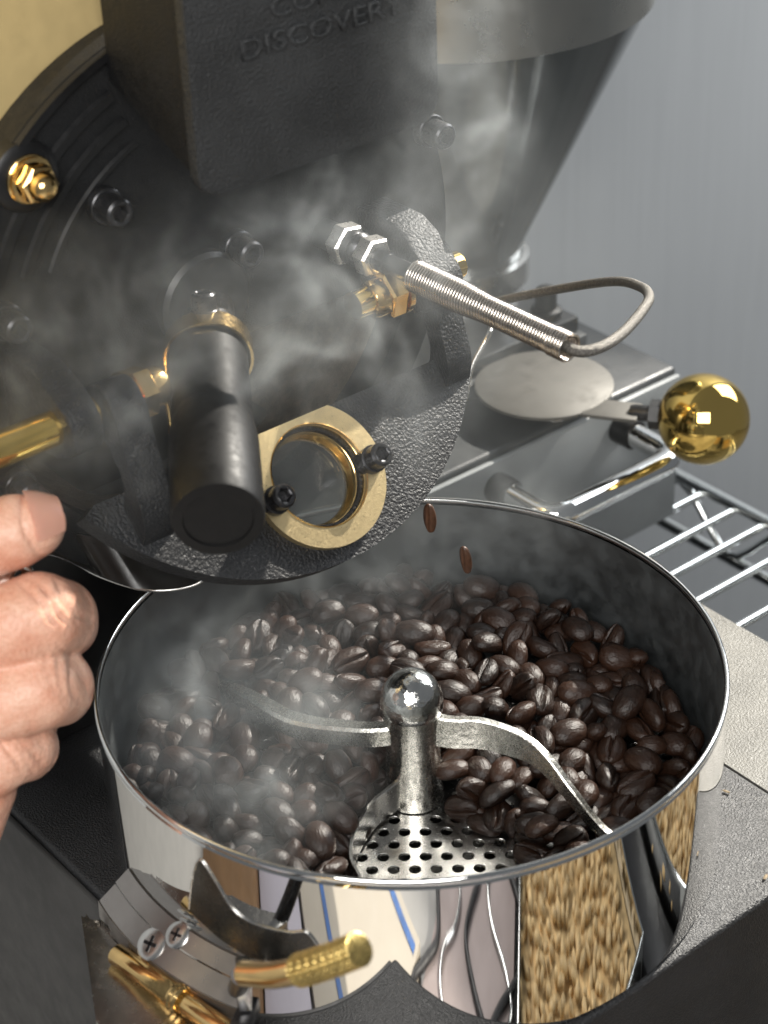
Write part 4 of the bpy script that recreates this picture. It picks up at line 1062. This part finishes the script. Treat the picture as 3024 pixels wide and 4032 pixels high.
for p in hm.polygons: p.use_smooth = True
def skin_mat():
    m, nt, b = new_mat('skin')
    n1 = noise_tex(nt, 95, 5, .6)
    n2 = noise_tex(nt, 900, 3, .6)
    mx = nt.nodes.new('ShaderNodeMix'); mx.data_type = 'RGBA'; mx.blend_type = 'MULTIPLY'; mx.inputs[0].default_value = 1
    nt.links.new(ramp(nt, n1.outputs['Fac'], .30, .72, (.66, .31, .205), (.82, .53, .395)).outputs[0], mx.inputs[6])
    nt.links.new(ramp(nt, n2.outputs['Fac'], .25, .55, (.86, .78, .74), (1, 1, 1)).outputs[0], mx.inputs[7])
    nt.links.new(mx.outputs[2], b.inputs['Base Color'])
    b.inputs['Roughness'].default_value = .47
    b.inputs['Subsurface Weight'].default_value = .12
    b.inputs['Subsurface Radius'].default_value = (1, .35, .2)
    b.inputs['Subsurface Scale'].default_value = .0022
    v = noise_tex(nt, 620, 2, kind='ShaderNodeTexVoronoi', stretch=(1, 1, 1))
    # fine folds run across the fingers
    tc = nt.nodes.new('ShaderNodeTexCoord')
    cx = nt.nodes.new('ShaderNodeCombineXYZ')
    for i, (ax, sc_) in enumerate(((cr, 1.0), (cu, .22), (cb, .6))):
        d = nt.nodes.new('ShaderNodeVectorMath'); d.operation = 'DOT_PRODUCT'
        d.inputs[1].default_value = ax * sc_
        nt.links.new(tc.outputs['Object'], d.inputs[0]); nt.links.new(d.outputs['Value'], cx.inputs[i])
    w = nt.nodes.new('ShaderNodeTexNoise'); w.inputs['Scale'].default_value = 700; w.inputs['Detail'].default_value = 4; w.inputs['Distortion'].default_value = .6
    nt.links.new(cx.outputs[0], w.inputs['Vector'])
    ad = nt.nodes.new('ShaderNodeMath'); ad.operation = 'ADD'
    nt.links.new(v.outputs['Distance'], ad.inputs[0]); nt.links.new(w.outputs['Fac'], ad.inputs[1])
    add_bump(nt, b, ad.outputs[0], .34, .0006)
    return m
M_skin = skin_mat()
hm.materials.append(M_skin)
ho = bpy.data.objects.new('fingers', hm)
COL.objects.link(ho)
ho.parent = hand
ho.matrix_parent_inverse = parent_world(hand).inverted()
# the nail lies on the upper side of the top digit's tip
m, nt, b = new_mat('nail')
b.inputs['Base Color'].default_value = (.84, .52, .40, 1)
b.inputs['Roughness'].default_value = .26
b.inputs['Subsurface Weight'].default_value = .2
b.inputs['Subsurface Scale'].default_value = .001
bm = bmesh.new()
rows = []
ax0, ax1 = hp3(70, 1143, 6), hp3(136, 1128, 3)
da = (ax1 - ax0)
nd = da.normalized()
sd0 = (cu * .50 + cb * .80); sd = (sd0 - nd * sd0.dot(nd)).normalized(); tdv = nd.cross(sd)
for i in range(9):
    f = i / 8
    rad = (77 - 24 * f ** 1.6) * S7 * 1.02
    row = []
    for j in range(11):
        a = math.radians(-58 + 116 * j / 10)
        edge = .10 * (1 - math.cos(math.radians(-70 + 140 * j / 10)))
        ff = f * (1 - edge) + edge * .35
        row.append(bm.verts.new(ax0 + da * ff + (sd * math.cos(a) + tdv * math.sin(a)) * rad))
    rows.append(row)
for p, q in zip(rows, rows[1:]):
    for j in range(10): bm.faces.new((p[j], q[j], q[j + 1], p[j + 1]))
bmesh.ops.solidify(bm, geom=bm.faces[:], thickness=.0006)
mesh_obj('fingernail', bm, m, hand, 60)
# finger ring
bm = bmesh.new()
rc = hp3(14, 1262, 0); rdir = (cr * .86 + cu * .30 + cb * .25).normalized()
add_rev(bm, [(.0105, -.0018), (.0117, -.0016), (.0121, 0), (.0117, .0016), (.0105, .0018)], basis(hp3(20, 1290, -4), (cr * .80 - cu * .25 + cb * .15), cu), 48, closed=True)
tag(mesh_obj('finger_ring', bm, paint('ring_silver', (.85, .83, .78), .10, metal=1, var=.03), smooth=60), 'shiny silver ring on a finger of the hand', 'ring')

# ------------------------------------------------------------------ things low in front of the roaster, seen mirrored in the tray wall
def slab(name, lo, hi, mat, label, cat, bev=.002):
    bm = bmesh.new(); add_box(bm, lo, hi, bev)
    return tag(mesh_obj(name, bm, mat), label, cat)
M_card = paint('cardboard', (.20, .115, .055), .8, var=.15, vscale=30)
M_paper = paint('beige_paper', (.44, .40, .34), .7, var=.05, vscale=12)
M_lilac = paint('lilac_cloth', (.42, .40, .46), .8, var=.08, vscale=12)
M_pink = paint('pink_cloth', (.38, .32, .31), .8, var=.12, vscale=18)
M_blue = paint('blue_tape', (.02, .10, .32), .5)
M_dark = paint('dark_rubber', (.02, .02, .022), .5)
slab('pale_board', (-.60, .150, -.319), (-.112, .44, -.300), paint('pale_board', (.60, .58, .54), .7, var=.05), 'pale grey board on the low platform behind the cardboard box', 'board')
slab('cardboard_box', (-.58, .004, -.319), (-.29, .135, -.270), M_card, 'brown cardboard box on the low platform left of the tray', 'box')
slab('lilac_cloth', (-.58, -.094, -.319), (-.29, .000, -.300), M_lilac, 'folded lilac cloth on the low platform beside the cardboard box', 'cloth')
slab('paper_sack', (-.62, -.300, -.319), (-.24, -.100, -.296), M_paper, 'flat beige paper sack with blue edging on the low platform', 'sack')
for i, y_ in enumerate((-.150, -.286)):
    slab('blue_tape', (-.62, y_ - .004, -.2955), (-.245, y_ + .004, -.2945), M_blue, ('blue tape strip along the middle of the beige sack', 'blue tape strip along the near edge of the beige sack')[i], 'tape', 0)
slab('pink_cloth', (-.225, -.62, -.319), (-.060, -.25, -.302), M_pink, 'dusty pink cloth on the low platform under tangled dark cables', 'cloth')
slab('dark_mat', (.200, -.62, -.319), (.258, -.16, -.300), M_dark, 'narrow dark rubber strip between the two bins of raw beans', 'mat')
for i in range(5):
    pts = []
    x0 = -.205 + .030 * i
    for k in range(15):
        pts.append((x0 + .022 * math.sin(k * 1.3 + i * 2.1) + .030 * math.sin(k * .45 + i), -.62 + .027 * k, -.299))
    bm = bmesh.new(); add_tube(bm, catmull(pts, 5), .0028 if i % 2 else .0040, 8)
    tag(mesh_obj('power_cable', bm, (M_dark, M_chrome, M_dark, M_wire, M_dark)[i], smooth=80), ('thick black cable leftmost on the pink cloth', 'shiny metal hose second from left on the pink cloth', 'thick black cable in the middle of the pink cloth', 'thin metal hose second from right on the pink cloth', 'thick black cable rightmost on the pink cloth')[i], 'cable')
M_raw = paint('raw_bean', (.56, .40, .20), .55, var=.5, vscale=90)
def raw_bin(x0, x1, y0, y1, seed, lab1, lab2):
    rnd = random.Random(seed)
    z0 = -.319
    root = empty('bean_bin', ((x0 + x1) / 2, (y0 + y1) / 2, z0), lab1, 'bin')
    for lo, hi in (((x0, y0, z0), (x1, y0 + .003, -.270)), ((x0, y1 - .003, z0), (x1, y1, -.270)), ((x0, y0, z0), (x0 + .003, y1, -.270)), ((x1 - .003, y0, z0), (x1, y1, -.270))):
        lo = list(lo); hi = list(hi)
        if hi[0] - lo[0] > .01 and hi[1] - lo[1] < .01: lo[0] += .0032; hi[0] -= .0032
        bm = bmesh.new(); add_box(bm, lo, hi, .0008); mesh_obj('bin_wall', bm, M_wire, root)
    bm = bmesh.new(); add_box(bm, (x0 + .004, y0 + .004, z0 + .0005), (x1 - .004, y1 - .004, -.293)); mesh_obj('bin_fill', bm, M_raw, root, 0)
    V, Fc = [], []
    b0 = bmesh.new(); bmesh.ops.create_icosphere(b0, subdivisions=1, radius=1)
    tv = [v.co.copy() for v in b0.verts]; tf = [[v.index for v in f.verts] for f in b0.faces]; b0.free()
    nx, ny = int((x1 - x0 - .01) / .0130), int((y1 - y0 - .01) / .0130)
    for i in range(nx):
        for j in range(ny):
            c = Vector((x0 + .008 + i * .0130 + rnd.uniform(-.005, .005), y0 + .008 + j * .0130 + rnd.uniform(-.005, .005), -.291 + rnd.uniform(-.002, .007)))
            R_ = Quaternion((rnd.gauss(0, 1), rnd.gauss(0, .6), rnd.gauss(0, .6), rnd.gauss(0, 1))).normalized().to_matrix()
            base_ = len(V); R_ = R_ * rnd.uniform(.6, 1.15)
            for p in tv: V.append(c + R_ @ Vector((p.x * .0098, p.y * .0064, p.z * .0050)))
            for f in tf: Fc.append([base_ + q for q in f])
    me = bpy.data.meshes.new('raw_beans'); me.from_pydata(V, [], Fc)
    for p in me.polygons: p.use_smooth = True
    me.materials.append(M_raw)
    o = bpy.data.objects.new('raw_beans', me); COL.objects.link(o)
    tag(o, lab2, 'raw beans', kind='stuff')
raw_bin(-.050, .190, -.64, -.24, 3, 'shallow steel bin of raw beans on the low platform in front of the tray', 'pale raw coffee beans filling the front bin')
raw_bin(.265, .440, -.36, -.10, 4, 'shallow steel bin of raw beans on the low platform right of the tray', 'pale raw coffee beans filling the right-hand bin')

# ------------------------------------------------------------------ smoke rising from the hot beans
# centre, radii, wisp density, even veil  (metres, 1/m)
SMOKE = [
    ((-.010, .045, .125), (.095, .045, .070), 36, 1.5),
    ((-.080, .050, .118), (.070, .042, .070), 46, 1.8),
    ((.035, .010, .175), (.042, .028, .105), 24, .8),
    ((.020, .025, .085), (.062, .038, .040), 20, .5),
    ((-.055, .025, -.010), (.058, .074, .046), 52, 2.0),
    ((-.078, -.005, -.028), (.036, .042, .032), 24, .8),
    ((.010, .060, .000), (.105, .055, .044), 14, .8),
    ((.085, .050, -.006), (.040, .050, .040), 16, .7),
    ((.095, .110, .100), (.060, .080, .120), 4.0, .3),
    ((.160, .150, .030), (.120, .110, .120), 1.0, .5),
]
def smoke_nodes():
    nt = bpy.data.node_groups.new('smoke_field', 'GeometryNodeTree')
    nt.interface.new_socket('Geometry', in_out='OUTPUT', socket_type='NodeSocketGeometry')
    out = nt.nodes.new('NodeGroupOutput')
    P = nt.nodes.new('GeometryNodeInputPosition').outputs[0]
    def math_(op, a, b=None, c=None):
        n = nt.nodes.new('ShaderNodeMath'); n.operation = op
        for i, v in enumerate((a, b, c)):
            if v is None: continue
            if isinstance(v, (int, float)): n.inputs[i].default_value = v
            else: nt.links.new(v, n.inputs[i])
        return n.outputs[0]
    def vmath(op, a, b, c=None):
        n = nt.nodes.new('ShaderNodeVectorMath'); n.operation = op
        for i, v in enumerate((a, b, c)):
            if v is None: continue
            if isinstance(v, (tuple, list)): n.inputs[i].default_value = v
            else: nt.links.new(v, n.inputs[i])
        return n
    # swirl: bend the coordinates with a slow noise, then read a finer one
    w = nt.nodes.new('ShaderNodeTexNoise'); w.inputs['Scale'].default_value = 17; w.inputs['Detail'].default_value = 2
    nt.links.new(P, w.inputs['Vector'])
    sw = vmath('MULTIPLY_ADD', w.outputs['Color'], (.17, .17, .17), P)
    st = vmath('MULTIPLY', sw.outputs[0], (1, 1, .75))
    n1 = nt.nodes.new('ShaderNodeTexNoise'); n1.inputs['Scale'].default_value = 36; n1.inputs['Detail'].default_value = 5; n1.inputs['Roughness'].default_value = .6
    nt.links.new(st.outputs[0], n1.inputs['Vector'])
    mr = nt.nodes.new('ShaderNodeMapRange'); mr.interpolation_type = 'SMOOTHSTEP'
    mr.inputs['From Min'].default_value = .42; mr.inputs['From Max'].default_value = .80
    nt.links.new(n1.outputs['Fac'], mr.inputs['Value'])
    n2 = nt.nodes.new('ShaderNodeTexNoise'); n2.inputs['Scale'].default_value = 95; n2.inputs['Detail'].default_value = 3; n2.inputs['Roughness'].default_value = .6
    nt.links.new(vmath('MULTIPLY', sw.outputs[0], (1.1, 1, .45)).outputs[0], n2.inputs['Vector'])
    m2 = nt.nodes.new('ShaderNodeMapRange'); m2.interpolation_type = 'SMOOTHSTEP'
    m2.inputs['From Min'].default_value = .32; m2.inputs['From Max'].default_value = .68
    m2.inputs['To Min'].default_value = .35; m2.inputs['To Max'].default_value = 1.5
    nt.links.new(n2.outputs['Fac'], m2.inputs['Value'])
    wisp = math_('MULTIPLY', math_('POWER', mr.outputs[0], 1.5), m2.outputs[0])
    total = None
    for (c, r, dens, veil) in SMOKE:
        d = vmath('SUBTRACT', P, c)
        q = vmath('DIVIDE', d.outputs[0], r)
        L = vmath('LENGTH', q.outputs[0], (0, 0, 0)).outputs['Value']
        f = nt.nodes.new('ShaderNodeMapRange'); f.interpolation_type = 'SMOOTHERSTEP'
        f.inputs['From Min'].default_value = 1.0; f.inputs['From Max'].default_value = .15
        f.inputs['To Min'].default_value = 0; f.inputs['To Max'].default_value = 1
        nt.links.new(L, f.inputs['Value'])
        g = math_('MULTIPLY', f.outputs[0], math_('MULTIPLY_ADD', wisp, dens, veil))
        total = g if total is None else math_('ADD', total, g)
    vc_ = nt.nodes.new('GeometryNodeVolumeCube')
    nt.links.new(total, vc_.inputs['Density'])
    lo, hi = (-.145, -.075, -.0565), (.300, .260, .275)
    vc_.inputs['Min'].default_value = lo
    vc_.inputs['Max'].default_value = hi
    for ax, k in zip('XYZ', range(3)):
        vc_.inputs['Resolution ' + ax].default_value = int((hi[k] - lo[k]) / .0020)
    m = bpy.data.materials.new('smoke')
    m.use_nodes = True
    m.node_tree.nodes.clear()
    mo = m.node_tree.nodes.new('ShaderNodeOutputMaterial')
    vol = m.node_tree.nodes.new('ShaderNodeVolumePrincipled')
    vol.inputs['Color'].default_value = (.88, .93, .95, 1)
    vol.inputs['Anisotropy'].default_value = .35
    vol.inputs['Density'].default_value = 1.0
    m.node_tree.links.new(vol.outputs[0], mo.inputs['Volume'])
    sm = nt.nodes.new('GeometryNodeSetMaterial')
    sm.inputs['Material'].default_value = m
    nt.links.new(vc_.outputs[0], sm.inputs['Geometry'])
    nt.links.new(sm.outputs[0], out.inputs[0])
    return nt, m
gn, smoke_m = smoke_nodes()
sme = bpy.data.meshes.new('smoke')
sme.from_pydata([(0, 0, 0), (.001, 0, 0), (0, .001, 0)], [], [(0, 1, 2)])
sme.materials.append(smoke_m)
so = bpy.data.objects.new('smoke', sme)
COL.objects.link(so)
so.modifiers.new('field', 'NODES').node_group = gn
tag(so, 'pale grey smoke drifting off the hot beans and roaster front', 'smoke', kind='stuff')
